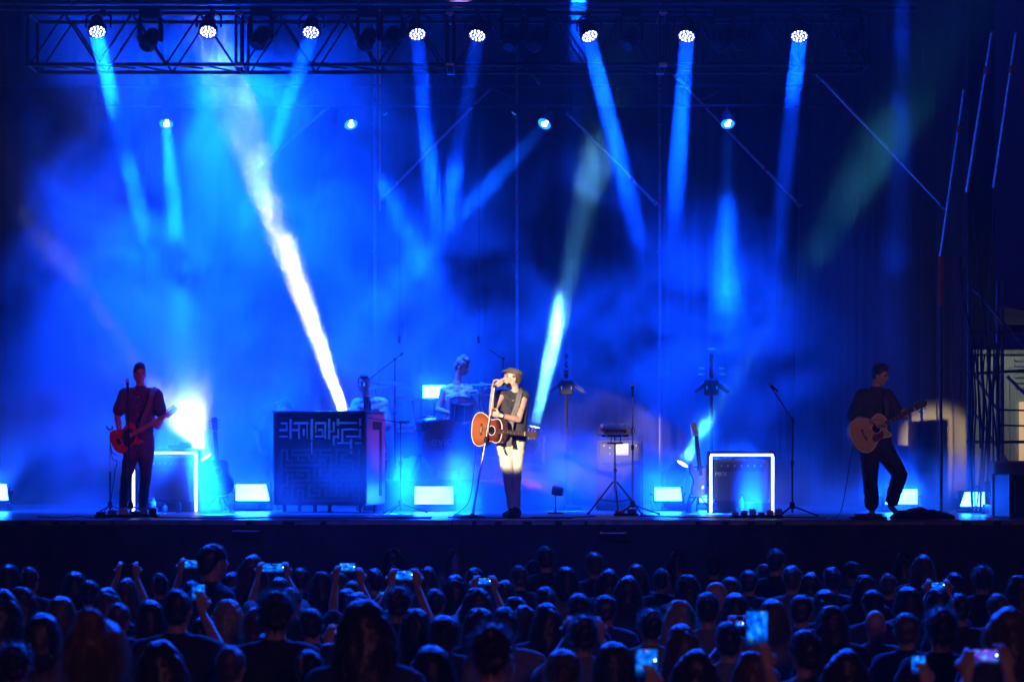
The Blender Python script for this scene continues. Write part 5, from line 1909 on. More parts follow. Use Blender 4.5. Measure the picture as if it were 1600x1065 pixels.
# ---------------------------------------------------------------- left guitarist
def left_guitarist():
    d = 27.6
    ox, oy, k = 209., 797., 119.5
    L = lambda px, py, y=0.: loc3(px, py, ox, oy, k, y)
    J = {
        'head': L(218, 583), 'look': (.34, -.93, -.1), 'neck': L(219, 604, .02), 'chest': L(219, 630, .03), 'pelvis': L(216, 688, .04),
        'sh_l': L(195, 614, .02), 'el_l': L(183, 648, .02), 'wr_l': L(192, 675, -.17),
        'sh_r': L(243, 614, .02), 'el_r': L(251, 650, -.02), 'wr_r': L(249, 665.5, -.15),
        'hip_l': L(206, 697, .04), 'kn_l': L(198, 740, -.01), 'an_l': L(192, 785, .03), 'toe_l': L(185, 796, -.12),
        'hip_r': L(227, 697, .04), 'kn_r': L(227, 741, -.02), 'an_r': L(222, 785, .03), 'toe_r': L(228, 796, -.13),
        'hand_l': ((.9, -.3, -.15), (.2, .9, -.2), [.5, .6, .65, .7], -1),
        'hand_r': ((-.3, -.9, .3), (.1, .35, 1), [.9, .95, 1., 1.05], 1),
    }
    p = W(ox, 804, d)
    o = person((p.x, d, FLOOR + .008), J, 'guitarist with short dark hair in a dark short-sleeved shirt at the left microphone', skin_tan)
    trousers(o, J, denim, .97, .01, 13, .014, .08)
    s_ = shirt(o, J, cloth_print, .72, -.12, .02, 15, .014, 'shirt', .02, collar=cloth_print)
    for S_ in ('l', 'r'):
        a, b_ = J['sh_' + S_], J['el_' + S_]
        q = a.lerp(b_, .74)
        MB().lathe([(.073, -.016), (.082, -.014), (.082, .014), (.073, .016)], q, b_ - a, 18).build('rolled_cuff', cloth_dark, s_)
    for i in range(5):
        q = L(218, 618 + i * 14, -.105 - .004 * i)
        MB().lathe([(.006, 0), (.006, .004), (0, .005)], q, (0, -1, 0), 8).build('button', white_plastic, s_)
    shoes(o, J, white_shoe, white_plastic)
    hair_cap(o, J, hair_dark, (.082, .1, .094), (0, -.02, .04), 1., .034, .008)
    M = Matrix.Translation(W(197, 683.5, d - .2)) @ Matrix.Rotation(R(-28), 4, 'Y') @ Matrix.Rotation(R(-8), 4, 'Z')
    g = guitar('tele', 'electric_guitar', 'dark red electric guitar held by the left guitarist', M)
    w_ = lambda px, py, y: W(px, 804 - (797 - py) * (F / d) / k, d + y)
    r = ribbon('guitar_strap', [w_(221, 672, -.2), w_(223, 655, -.19), w_(232, 632, -.15), w_(238, 612, -.1), w_(241, 606, .02), w_(225, 630, .18), w_(195, 668, .12), w_(180, 692, -.15)], .062, .006, strap_m)
    r.parent = g
    r.matrix_parent_inverse = mw(g).inverted()
    lead = [w_(181, 706, -.22), w_(174, 700, -.25), w_(173, 690, -.25), w_(176, 712, -.24), w_(183, 715, -.26), w_(180, 730, -.3), w_(174, 770, -.35), w_(171, 797, -.4)]
    q = MB().tube([V(p) for p in spline([tuple(p) for p in lead], 6, False)], .0055, 6).build('guitar_lead', rubber)
    tag(q, 'black lead looping from the dark red guitar down to the floor', 'cable')


left_guitarist()


# ---------------------------------------------------------------- right guitarist
def right_guitarist():
    d = 25.55
    k = F / d
    ox, oy = 1367., 811.
    L = lambda px, py, y=0.: loc3(px, py, ox, oy, k, y)
    J = {
        'head': L(1375, 589), 'look': (.8, -.52, -.22), 'neck': L(1369, 610, .02), 'chest': L(1365, 633, .03), 'pelvis': L(1368, 694, .05),
        'sh_l': L(1346, 622, -.02), 'el_l': L(1331, 657, -.1), 'wr_l': L(1358, 662, -.30),
        'sh_r': L(1386, 621, .03), 'el_r': L(1402, 651, .0), 'wr_r': L(1414, 657, -.05),
        'hip_l': L(1360, 704, .05), 'kn_l': L(1360, 750, .0), 'an_l': L(1363, 797, .04), 'toe_l': L(1361, 808, -.13),
        'hip_r': L(1380, 703, .06), 'kn_r': L(1406, 744, -.02), 'an_r': L(1395, 790, .12), 'toe_r': L(1403, 806, .0),
        'hand_l': ((1, -.05, -.1), (.1, .9, -.35), [.35, .45, .5, .6], -1),
        'hand_r': ((-.3, -.9, .3), (.1, .35, 1), [.9, .95, 1., 1.05], 1),
    }
    o = person((WX(ox, d), d, FLOOR + .02), J, 'barefoot guitarist in dark clothes with a cutaway acoustic guitar at the right', skin_tan)
    trousers(o, J, cloth_black, .86, .026, 23, .014, .08, flare=1.1)
    shirt(o, J, cloth_dark, .85, -.06, .024, 25, .014, 'shirt', .0, collar=cloth_dark)
    hair_cap(o, J, hair_dark, (.082, .1, .094), (0, -.02, .04), 1., .03, .008)
    M = Matrix.Translation(W(1357, 675, d - .24)) @ Matrix.Rotation(R(-27), 4, 'Y') @ Matrix.Rotation(R(14), 4, 'Z')
    g = guitar('cutaway', 'acoustic_guitar', 'natural top cutaway acoustic guitar played by the right guitarist', M, flip=False)
    w_ = lambda px, py, y: W(px, py, d + y)
    r = ribbon('guitar_strap', [w_(1383, 660, -.2), w_(1386, 640, -.15), w_(1381, 616, -.08), w_(1375, 612, .1), w_(1358, 630, .2), w_(1340, 665, .15), w_(1336, 684, -.2)], .05, .006, dark_leather)
    r.parent = g
    r.matrix_parent_inverse = mw(g).inverted()
    lead = [w_(1335, 690, -.25), w_(1328, 720, -.3), w_(1322, 760, -.25), w_(1313, 800, -.1), w_(1300, 809, .1)]
    q = MB().tube([V(p) for p in spline([tuple(p) for p in lead], 6, False)], .005, 6).build('guitar_lead', rubber)
    tag(q, 'thin lead hanging from the acoustic guitar of the right guitarist', 'cable')


right_guitarist()


# ---------------------------------------------------------------- keyboard player behind the piano
def keys_player():
    d = 30.0
    k = F / d
    oy = CAMZ * 0 + HORIZON + (CAMZ - FLOOR) * k
    ox = 575.
    L = lambda px, py, y=0.: loc3(px, py, ox, oy, k, y)
    J = {
        'head': L(568.5, 601), 'look': (.12, -.98, -.06), 'neck': L(573, 622, .03), 'chest': L(576, 648, .03), 'pelvis': L(582, 706, .02),
        'sh_l': L(558, 632, .0), 'el_l': L(552, 664, -.1), 'wr_l': L(556, 672, -.38),
        'sh_r': L(597, 631, .02), 'el_r': L(602, 665, -.05), 'wr_r': L(590, 673, -.35),
        'hip_l': L(574, 712, .02), 'kn_l': L(570, 752, -.03), 'an_l': L(570, 790, .03), 'toe_l': L(567, 800, -.12),
        'hip_r': L(592, 712, .02), 'kn_r': L(594, 752, -.03), 'an_r': L(596, 790, .03), 'toe_r': L(600, 800, -.12),
        'hand_l': ((0, -1, -.1), (0, 0, -1), .3, 1), 'hand_r': ((0, -1, -.1), (0, 0, -1), .3, -1),
    }
    for q in ('toe_l', 'toe_r'):
        J[q].z = .03
    o = person((WX(ox, d), d, FLOOR + .008), J, 'keyboard player in an open pale shirt standing behind the maze piano', skin_tan, voxel=.0085, head_s=1.06)
    trousers(o, J, cloth_black, .95, .02, 33, .012)
    shirt(o, J, cloth_dark, .4, -.05, .01, 34, .01, 't_shirt', .02)
    b = shirt(o, J, pale_shirt, 1.0, -.08, .026, 35, .016, 'open_shirt', .0)
    # open front: take out the cloth over the breastbone
    bm = bmesh.new()
    bm.from_mesh(b.data)
    n, pz = J['neck'], J['pelvis'].z
    kill = [f for f in bm.faces if f.calc_center_median().y < n.y - .03 and
            abs(f.calc_center_median().x - (n.x + (n.z - f.calc_center_median().z) * .12)) < .05 + .02 * (n.z - f.calc_center_median().z)]
    bmesh.ops.delete(bm, geom=kill, context='FACES')
    bm.to_mesh(b.data)
    bm.free()
    shoes(o, J, black_shoe)
    hair_cap(o, J, hair_dark, (.082, .1, .09), (0, -.026, .035), 1.06, .01, .006)


keys_player()


# ---------------------------------------------------------------- drummer
def drummer():
    d = 31.0
    k = F / d
    ox = 714.
    oy = HORIZON + (CAMZ - RZ) * k
    L = lambda px, py, y=0.: loc3(px, py, ox, oy, k, y)
    J = {
        'head': L(722, 573), 'look': (.9, -.34, -.3), 'neck': L(714, 597, .02), 'chest': L(713, 622, .02), 'pelvis': L(712, 674, .08),
        'sh_l': L(694, 610, .0), 'el_l': L(684, 640, -.08), 'wr_l': L(702, 645, -.32),
        'sh_r': L(733, 608, .02), 'el_r': L(742, 634, -.1), 'wr_r': L(736, 614, -.3),
        'hip_l': L(700, 678, .02), 'kn_l': L(685, 684, -.36), 'an_l': L(683, 724, -.36), 'toe_l': L(682, 731, -.5),
        'hip_r': L(724, 678, .02), 'kn_r': L(741, 684, -.36), 'an_r': L(743, 724, -.36), 'toe_r': L(744, 731, -.5),
        'hand_l': ((.8, -.4, -.1), (.1, .3, -.9), 1.0, -1), 'hand_r': ((.8, -.4, .3), (.1, .3, -.9), 1.0, 1),
    }
    o = person((WX(ox, d), d, RZ), J, 'drummer with curly hair and a light tank top looking to the right', skin_tan, voxel=.0085)
    for q in ('toe_l', 'toe_r'):
        J[q].z = .03
    trousers(o, J, cloth_black, .95, .02, 43, .01)
    shirt(o, J, tank_cloth, .1, .0, .012, 45, .012, 'tank_top', -.02, sleeves=False)
    shoes(o, J, black_shoe)
    hair_cap(o, J, hair_fair, (.086, .104, .09), (0, -.02, .04), 1.05, .05, .02, 'curly_hair')
    for S_, tx, ty in (('l', 724, 641), ('r', 765, 607)):
        w0 = J['wr_' + S_] + V((.05, -.04, 0))
        e = L(tx, ty, -.55 if S_ == 'r' else -.6)
        q = MB().tube([w0 - (e - w0).normalized() * .08, w0, e], [.008, .008, .005], 6).build('drumstick', maple, None, o.location)
        tag(q, 'drumstick in the %s of the drummer' % ('hand on the left of the picture' if S_ == 'l' else 'raised hand nearer the singer'), 'drumstick', 'drumsticks of the drummer')


drummer()


# ---------------------------------------------------------------- bent figure in the smoke
def bent_person():
    d = 31.2
    k = F / d
    ox = 425.
    oy = HORIZON + (CAMZ - FLOOR) * k
    L = lambda px, py, y=0.: loc3(px, py, ox, oy, k, y)
    J = {
        'head': L(447, 637, -.2), 'look': (.3, -.5, -.9), 'head_up': (.8, -.2, .45), 'neck': L(436, 634, -.12), 'chest': L(427, 646, -.05), 'pelvis': L(421, 694, .12),
        'sh_l': L(414, 645, -.05), 'el_l': L(403, 672, -.12), 'wr_l': L(408, 700, -.22),
        'sh_r': L(446, 648, -.1), 'el_r': L(456, 672, -.2), 'wr_r': L(452, 696, -.3),
        'hip_l': L(413, 700, .1), 'kn_l': L(411, 742, .0), 'an_l': L(411, 785, .05), 'toe_l': L(408, 794, -.12),
        'hip_r': L(431, 700, .1), 'kn_r': L(433, 742, .0), 'an_r': L(434, 785, .05), 'toe_r': L(437, 794, -.12),
        'hand_l': ((.3, -.3, -.9), (.8, 0, .2), .5, 1), 'hand_r': ((-.2, -.3, -.9), (-.8, 0, .2), .5, -1),
    }
    for q in ('toe_l', 'toe_r'):
        J[q].z = .03
    o = person((WX(ox, d), d, FLOOR + .008), J, 'dim figure bending forward in the smoke left of the maze piano', skin_tan, voxel=.0085)
    trousers(o, J, cloth_black, .95, .02, 53, .012)
    shirt(o, J, cloth_dark, .8, -.05, .026, 55, .014, 'shirt', .05)
    shoes(o, J, black_shoe)
    hair_cap(o, J, hair_dark, (.084, .102, .09), (0, -.024, .035), 1.05, .01, .008)


bent_person()
# ---------------------------------------------------------------- the crowd
crowd_cols = {
    'black': (.02, .02, .022), 'grey': (.16, .15, .15), 'white': (.62, .6, .57), 'beige': (.42, .34, .26), 'red': (.34, .04, .04),
    'navy': (.03, .04, .09), 'green': (.05, .08, .05), 'pink': (.4, .18, .2), 'blue': (.1, .16, .3), 'brown': (.12, .07, .05)}
crowd_cloth = {n: mat('%s_crowd_cloth' % n, c, .88, 0, .2, 7, .25, 90) for n, c in crowd_cols.items()}


def stripe_mat():
    m = bpy.data.materials.new('striped_shirt_cloth')
    m.use_nodes = True
    t = m.node_tree
    p = t.nodes['Principled BSDF']
    p.inputs['Roughness'].default_value = .9
    tc = t.nodes.new('ShaderNodeTexCoord')
    w = t.nodes.new('ShaderNodeTexWave')
    w.bands_direction = 'Z'
    w.inputs['Scale'].default_value = 13
    w.inputs['Distortion'].default_value = 1.2
    w.inputs['Detail Scale'].default_value = .6
    r = t.nodes.new('ShaderNodeValToRGB')
    r.color_ramp.elements[0].position, r.color_ramp.elements[1].position = .42, .55
    r.color_ramp.elements[0].color = (.03, .03, .04, 1)
    r.color_ramp.elements[1].color = (.55, .53, .5, 1)
    t.links.new(tc.outputs['Object'], w.inputs[0])
    t.links.new(w.outputs['Fac'], r.inputs[0])
    t.links.new(r.outputs[0], p.inputs['Base Color'])
    return m


crowd_cloth['striped'] = stripe_mat()


def hair_mat(name, col):
    m = bpy.data.materials.new(name)
    m.use_nodes = True
    t = m.node_tree
    t.nodes.clear()
    out = t.nodes.new('ShaderNodeOutputMaterial')
    p = t.nodes.new('ShaderNodeBsdfPrincipled')
    p.inputs['Roughness'].default_value = .45
    p.inputs['Specular IOR Level'].default_value = .9
    n = t.nodes.new('ShaderNodeTexNoise')
    tc = t.nodes.new('ShaderNodeTexCoord')
    mp = t.nodes.new('ShaderNodeMapping')
    mp.inputs['Scale'].default_value = (60, 60, 5)
    r = t.nodes.new('ShaderNodeValToRGB')
    r.color_ramp.elements[0].color = (*[c * .45 for c in col], 1)
    r.color_ramp.elements[1].color = (*[min(1, c * 1.8) for c in col], 1)
    t.links.new(tc.outputs['Object'], mp.inputs[0])
    t.links.new(mp.outputs[0], n.inputs[0])
    t.links.new(n.outputs['Fac'], r.inputs[0])
    t.links.new(r.outputs[0], p.inputs['Base Color'])
    tr = t.nodes.new('ShaderNodeBsdfTranslucent')
    tr.inputs[0].default_value = (*[min(1, c * 3 + .05) for c in col], 1)
    mx = t.nodes.new('ShaderNodeMixShader')
    mx.inputs[0].default_value = .3
    t.links.new(p.outputs[0], mx.inputs[1])
    t.links.new(tr.outputs[0], mx.inputs[2])
    t.links.new(mx.outputs[0], out.inputs[0])
    return m


HAIRM = {'dark': hair_mat('long_dark_hair', (.03, .02, .015)), 'brown': hair_mat('long_brown_hair', (.1, .06, .035)), 'fair': hair_mat('long_fair_hair', (.3, .2, .11)), 'grey': hair_mat('grey_hair', (.25, .24, .23))}


def crowd_joints(v=0):
    r_ = random.Random(v)
    sw = (.165, .19, .2)[v % 3]
    return {'head': V((0, .02, 1.625)), 'look': (r_.uniform(-.2, .2), 1, .06), 'neck': V((0, 0, 1.485)), 'chest': V((0, 0, 1.32)), 'pelvis': V((0, 0, .95)),
            'sh_l': V((-sw, 0, 1.385)), 'sh_r': V((sw, 0, 1.385)), 'el_l': V((-sw - .06, -.02, 1.14)), 'el_r': V((sw + .06, -.02, 1.14)),
            'wr_l': V((-sw - .03, .16, .96)) if v % 2 else V((-sw - .07, .03, .88)), 'wr_r': V((sw + .03, .16, .96)) if v % 2 else V((sw + .07, .03, .88)),
            'hip_l': V((-.09, 0, .9)), 'hip_r': V((.09, 0, .9)), 'kn_l': V((-.11, .03, .5)), 'kn_r': V((.11, .03, .5)), 'an_l': V((-.13, 0, .09)), 'an_r': V((.13, 0, .09)),
            'toe_l': V((-.15, .14, .03)), 'toe_r': V((.15, .14, .03)),
            'hand_l': ((0, .3, -1), (1, 0, 0), .4, 1, 1.), 'hand_r': ((0, .3, -1), (-1, 0, 0), .4, -1, 1.)}


def crowd_body(J, voxel=.015):
    """returns meshes body, top, trousers for the joints"""
    o = person((0, 0, 0), J, 'x', skin_tan, voxel=voxel, face=False)
    trousers(o, J, crowd_cloth['navy'], .97, .02, 1, .01)
    shirt(o, J, crowd_cloth['black'], .8, -.06, .022, 2, .014, 'shirt', .01, vox=.013)
    ms = [o.data] + [c.data for c in o.children]
    for c in list(o.children):
        bpy.data.objects.remove(c)
    bpy.data.objects.remove(o)
    return ms


def strands(bm, verts, n, L, w, down, out, rr, wave=.0):
    for i in range(n):
        v = rr.choice(verts)
        p, nrm = v
        p = p.copy()
        d = (nrm * out + V((rr.gauss(0, .35), rr.gauss(0, .35), -down + rr.gauss(0, .2)))).normalized()
        side = d.cross(V((rr.gauss(0, 1), rr.gauss(0, 1), rr.gauss(0, 1)))).normalized()
        ln = L * rr.uniform(.4, 1.1)
        prev = None
        for k in range(4):
            q = p + d * ln * k / 3
            ww = w * (1 - k / 3.6)
            a, b = bm.verts.new(q + side * ww), bm.verts.new(q - side * ww)
            if prev:
                bm.faces.new((prev[0], prev[1], b, a))
            prev = (a, b)
            d = (d + V((rr.gauss(0, .08), rr.gauss(0, .08), -.22)) - nrm * .05).normalized()


def crowd_hair(kind, seed):
    J = {'head': V((0, .02, 1.625)), 'HM': basis((0, 1, .06))}
    rr = random.Random(seed)
    b = Blob()
    c = J['head']
    if kind in ('short', 'curly', 'bald', 'cap'):
        b.ell(c + V((0, -.016, .032)), (.082, .104, .094))
        b.ell(c + V((0, -.062, -.03)), (.064, .048, .055))
    elif kind in ('long', 'ponytail', 'bun', 'bob'):
        b.ell(c + V((0, -.02, .03)), (.092, .112, .1))
        if kind == 'long':
            b.chain([c + V((0, -.04, 0)), c + V((0, -.07, -.16)), c + V((0, -.075, -.3)), c + V((.01, -.06, -.4))], [.1, .112, .105, .05])
            for a in (-1, 1):
                b.chain([c + V((a * .05, -.03, 0)), c + V((a * .085, -.03, -.14)), c + V((a * .09, -.04, -.3))], [.07, .055, .035])
        elif kind == 'bob':
            b.chain([c + V((0, -.03, 0)), c + V((0, -.05, -.12))], [.1, .105])
            for a in (-1, 1):
                b.cone(c + V((a * .05, -.02, 0)), c + V((a * .08, -.02, -.11)), .06, .045)
        elif kind == 'ponytail':
            b.ell(c + V((0, -.12, .02)), (.035, .03, .03))
            b.chain([c + V((0, -.13, .02)), c + V((0, -.17, -.08)), c + V((.01, -.15, -.22)), c + V((.01, -.12, -.3))], [.03, .042, .035, .012])
        elif kind == 'bun':
            b.ell(c + V((0, -.06, .125)), (.045, .045, .04))
            b.ell(c + V((0, -.06, -.04)), (.07, .05, .06))
    cuts = [(c + V((0, .07, .03)), V((0, .8, -.6)))] if kind in ('short', 'curly', 'bald', 'cap') else []
    me = b.mesh('hair', HAIRM['dark'], .013, 1, .022 if kind == 'curly' else .015, 24 if kind == 'curly' else 11 + seed % 5, cuts=cuts)
    bm = bmesh.new()
    bm.from_mesh(me)
    bm.normal_update()
    vs = [(v.co.copy(), v.normal.copy()) for v in bm.verts]
    if kind in ('long', 'bob', 'ponytail', 'bun'):
        strands(bm, vs, 2200, .12, .0012, 1.3, .55, rr)
    elif kind == 'curly':
        strands(bm, vs, 1500, .055, .0011, .0, 1.0, rr)
    else:
        strands(bm, vs, 1200, .03, .0010, .4, .7, rr)
    bm.to_mesh(me)
    bm.free()
    return me


BODYV = [crowd_body(crowd_joints(v)) for v in range(4)]
HAIRV = {k: [crowd_hair(k, 50 + i * 7 + j) for j in range(3)] for i, k in enumerate(('short', 'long', 'bun', 'curly', 'bob', 'ponytail'))}


def slot(o, m):
    o.material_slots[0].link = 'OBJECT'
    o.material_slots[0].material = m


# photo: head centre x, top y, width, hair, hair colour, shirt, what sets the person apart
CROWD = [
    (2, 922, 58, 'long', 'dark', 'black', 'long haired person cut off by the left picture edge'),
    (22, 1004, 66, 'curly', 'dark', 'brown', 'curly haired person at the bottom left corner'),
    (66, 956, 62, 'bob', 'dark', 'black', 'person with a rounded dark bob near the left edge'),
    (150, 964, 92, 'bun', 'brown', 'black', 'close person with hair tied up in a bun at the left'),
    (46, 884, 34, 'short', 'dark', 'navy', 'short haired person in the far left of the front rows'),
    (95, 930, 40, 'bob', 'brown', 'brown', 'person with a bob behind the rounded dark bob at the left'),
    (252, 1003, 74, 'long', 'dark', 'black', 'close person with long dark hair, bottom left, right of the bun'),
    (185, 940, 38, 'short', 'brown', 'brown', 'short haired person left of the raised dark phone'),
    (236, 936, 36, 'bob', 'dark', 'grey', 'person with a bob between the bun and the phone holder'),
    (330, 848, 38, 'short', 'dark', 'grey', 'tall person in the front rows turned right, standing below the left amplifier'),
    (395, 866, 40, 'long', 'brown', 'black', 'front row person with straight brown hair below the lit panel'),
    (357, 934, 40, 'long', 'fair', 'beige', 'person with long fair hair right of the portrait phone'),
    (318, 962, 32, 'short', 'dark', 'pink', 'short haired person under the portrait phone'),
    (430, 921, 62, 'curly', 'dark', 'white', 'person with big dark hair and a white shirt below the piano'),
    (421, 990, 54, 'ponytail', 'dark', 'black', 'close person with a ponytail before the white shirt'),
    (487, 948, 38, 'short', 'dark', 'grey', 'short haired person right of the white shirted one'),
    (503, 891, 28, 'bob', 'dark', 'navy', 'front row person with a bob left of the third phone'),
    (530, 893, 34, 'long', 'dark', 'black', 'person with long dark hair just below the third phone'),
    (552, 906, 26, 'short', 'brown', 'black', 'short haired person below right of the third phone'),
    (615, 855, 29, 'long', 'dark', 'black', 'tall front row person with long dark hair right of the piano'),
    (712, 855, 30, 'long', 'brown', 'navy', 'front row person with long brown hair below the drum kit'),
    (570, 939, 74, 'long', 'dark', 'black', 'close person with long rim lit hair below the piano'),
    (590, 1004, 64, 'long', 'brown', 'brown', 'close person with long hair at the bottom left of centre'),
    (676, 1007, 70, 'bob', 'dark', 'navy', 'close person with a dark bob at the bottom centre left'),
    (767, 974, 76, 'curly', 'dark', 'red', 'close person with bushy hair and a red top at bottom centre'),
    (750, 948, 44, 'bob', 'dark', 'black', 'person with a bob behind the bushy hair, left one'),
    (790, 949, 46, 'short', 'dark', 'beige', 'short haired person in a beige top behind the bushy hair'),
    (694, 960, 40, 'ponytail', 'dark', 'brown', 'person with a ponytail left of the bushy hair'),
    (455, 916, 30, 'short', 'brown', 'black', 'short haired person right of the second phone'),
    (543, 920, 38, 'ponytail', 'dark', 'navy', 'person with a ponytail behind the close rim lit hair'),
    (712, 898, 38, 'long', 'dark', 'black', 'person with long dark hair left of the small central phone'),
    (853, 851, 30, 'short', 'dark', 'grey', 'front row person just behind the phone below the singer'),
    (885, 884, 37, 'bob', 'dark', 'black', 'person with a bob right of the phone below the singer'),
    (929, 861, 31, 'short', 'brown', 'navy', 'front row person with short hair below the keyboard'),
    (951, 888, 34, 'long', 'dark', 'black', 'person with long dark hair below the keyboard'),
    (995, 880, 29, 'bob', 'brown', 'pink', 'front row person with a brown bob below the straight stand'),
    (981, 898, 44, 'bob', 'dark', 'black', 'person with a dark bob before the brown bob'),
    (1034, 886, 31, 'short', 'dark', 'grey', 'short haired person in a grey top right of the brown bob'),
    (1058, 860, 30, 'long', 'dark', 'navy', 'front row person with long hair below the white guitar'),
    (1115, 868, 25, 'short', 'dark', 'black', 'small short haired person below the right amplifier'),
    (1118, 906, 34, 'bald', 'dark', 'red', 'bald person turned right, catching purple light'),
    (1106, 925, 42, 'short', 'dark', 'white', 'short haired person in a pale shirt before the bald one'),
    (1170, 889, 27, 'short', 'dark', 'black', 'short haired person left of the rounded fair head'),
    (1196, 879, 35, 'bob', 'fair', 'navy', 'person with a fair bob above the big bright phone'),
    (853, 917, 35, 'short', 'dark', 'grey', 'short haired person two rows below the phone of the singer'),
    (855, 942, 40, 'long', 'dark', 'black', 'person with long dark hair left of the landscape phone'),
    (820, 944, 30, 'ponytail', 'brown', 'black', 'small person with a ponytail at the centre of the crowd'),
    (1016, 950, 42, 'curly', 'dark', 'black', 'curly haired person right of the landscape phone'),
    (1066, 976, 50, 'long', 'brown', 'black', 'person with long brown hair in the near right of centre'),
    (1087, 1013, 52, 'long', 'dark', 'navy', 'close person with long dark hair at the bottom right of centre'),
    (960, 1001, 58, 'bob', 'dark', 'black', 'close person with a dark bob at the bottom centre'),
    (880, 1012, 56, 'ponytail', 'brown', 'green', 'close person with a ponytail at the bottom, right of the red top'),
    (1212, 855, 31, 'short', 'dark', 'black', 'tall front row person above the fair bob'),
    (1238, 884, 33, 'short', 'brown', 'brown', 'short haired person right of the fair bob'),
    (1333, 876, 25, 'ponytail', 'dark', 'pink', 'small person with tied hair turned left below the right guitarist'),
    (1352, 896, 28, 'bob', 'dark', 'navy', 'person with a bob right of the tied hair'),
    (1412, 862, 23, 'long', 'dark', 'black', 'small front row person left of the big round head'),
    (1442, 865, 37, 'bob', 'brown', 'navy', 'front row person with a big round bob below the right guitarist'),
    (1535, 883, 40, 'curly', 'dark', 'black', 'front row person with curly hair near the end of the stage'),
    (1592, 897, 44, 'long', 'dark', 'black', 'long haired person near the right picture edge'),
    (1365, 920, 36, 'short', 'dark', 'black', 'short haired person behind the bald one at the right'),
    (1300, 944, 52, 'bob', 'dark', 'black', 'person with a dark bob left of the bald one at the right'),
    (1368, 950, 37, 'bald', 'dark', 'white', 'bald person with a pale collar at the right'),
    (1416, 956, 36, 'short', 'brown', 'black', 'short haired person right of the bald one at the right'),
    (1470, 948, 60, 'curly', 'dark', 'brown', 'near person with curly hair at the right'),
    (1208, 935, 42, 'bob', 'brown', 'grey', 'person with a brown bob right of the big bright phone'),
    (1252, 928, 40, 'short', 'dark', 'black', 'short haired person between the brown bob and the dark bob'),
    (1322, 1014, 62, 'long', 'dark', 'beige', 'close person with long dark hair at the bottom right'),
    (1260, 985, 54, 'short', 'dark', 'black', 'close short haired person right of the big bright phone'),
    (1575, 948, 66, 'bob', 'brown', 'red', 'close person with a bob at the right picture edge'),
    (1500, 925, 40, 'short', 'dark', 'grey', 'short haired person before the curly front row one'),
    (1150, 925, 38, 'bob', 'dark', 'black', 'person with a bob left of the big bright phone'),
    (905, 925, 40, 'short', 'dark', 'navy', 'short haired person above the landscape phone'),
    (650, 948, 36, 'bob', 'dark', 'black', 'person with a bob behind the striped shirt'),
    (15, 880, 30, 'bob', 'dark', 'black', 'small front row person at the far left edge'),
    (140, 905, 34, 'short', 'dark', 'black', 'short haired person right of the far left front rows'),
    (485, 1012, 50, 'short', 'dark', 'green', 'close short haired person with a green glint at the bottom'),
    (1175, 1015, 60, 'long', 'brown', 'black', 'close person with long brown hair under the big bright phone'),
    (780, 1012, 30, 'short', 'grey', 'beige', 'person in the beige top at the very bottom centre'),
    (360, 1006, 52, 'short', 'brown', 'brown', 'close short haired person left of the ponytail at the bottom'),
    (118, 892, 30, 'bob', 'dark', 'navy', 'second row person with a dark bob left of the dark raised phone'),
    (168, 918, 34, 'long', 'brown', 'grey', 'long haired person just below the dark raised phone'),
    (250, 893, 30, 'short', 'dark', 'black', 'short haired person right of the dark raised phone'),
    (362, 893, 28, 'bob', 'dark', 'brown', 'person with a bob just right of the tall one turned right'),
    (470, 885, 27, 'short', 'dark', 'navy', 'front row person below the right side of the piano'),
    (400, 948, 36, 'ponytail', 'brown', 'grey', 'person with a ponytail left of the big dark hair'),
    (586, 888, 28, 'short', 'dark', 'black', 'front row person between the third and fourth lit phones'),
    (668, 884, 28, 'bob', 'brown', 'black', 'person with a brown bob right of the striped shirt'),
    (680, 918, 36, 'short', 'dark', 'grey', 'short haired person right of the striped arms'),
    (742, 886, 26, 'short', 'dark', 'brown', 'front row person right below the bass drum'),
    (788, 906, 32, 'bob', 'dark', 'navy', 'person with a bob below the base of the microphone stand'),
    (812, 882, 26, 'short', 'brown', 'black', 'front row person left of the phone below the singer'),
    (806, 930, 34, 'long', 'dark', 'grey', 'long haired person below the feet of the singer'),
    (946, 928, 38, 'short', 'dark', 'beige', 'short haired person below the small keyboard stand'),
    (1075, 895, 30, 'bob', 'dark', 'brown', 'person with a bob behind the grey top'),
    (1062, 935, 38, 'long', 'fair', 'black', 'long fair haired person left of the pale shirt'),
    (1142, 900, 28, 'short', 'brown', 'grey', 'short haired person just right of the bald purple lit head'),
    (1266, 893, 28, 'long', 'dark', 'black', 'second row long haired person below the right amplifier edge'),
    (1300, 886, 26, 'short', 'dark', 'navy', 'second row person below the tall boom stand'),
    (1290, 920, 34, 'ponytail', 'dark', 'grey', 'person with a ponytail below the tall boom stand'),
    (1388, 894, 28, 'short', 'brown', 'beige', 'second row person below the right guitarist'),
    (1420, 915, 34, 'bob', 'dark', 'black', 'person with a bob left of the arched arms'),
    (1492, 893, 28, 'short', 'dark', 'brown', 'second row person below the rightmost lit panel'),
    (1560, 925, 38, 'short', 'brown', 'black', 'short haired person near the right edge behind the red top'),
    (34, 915, 34, 'long', 'dark', 'grey', 'long haired person behind the left edge bob'),
]
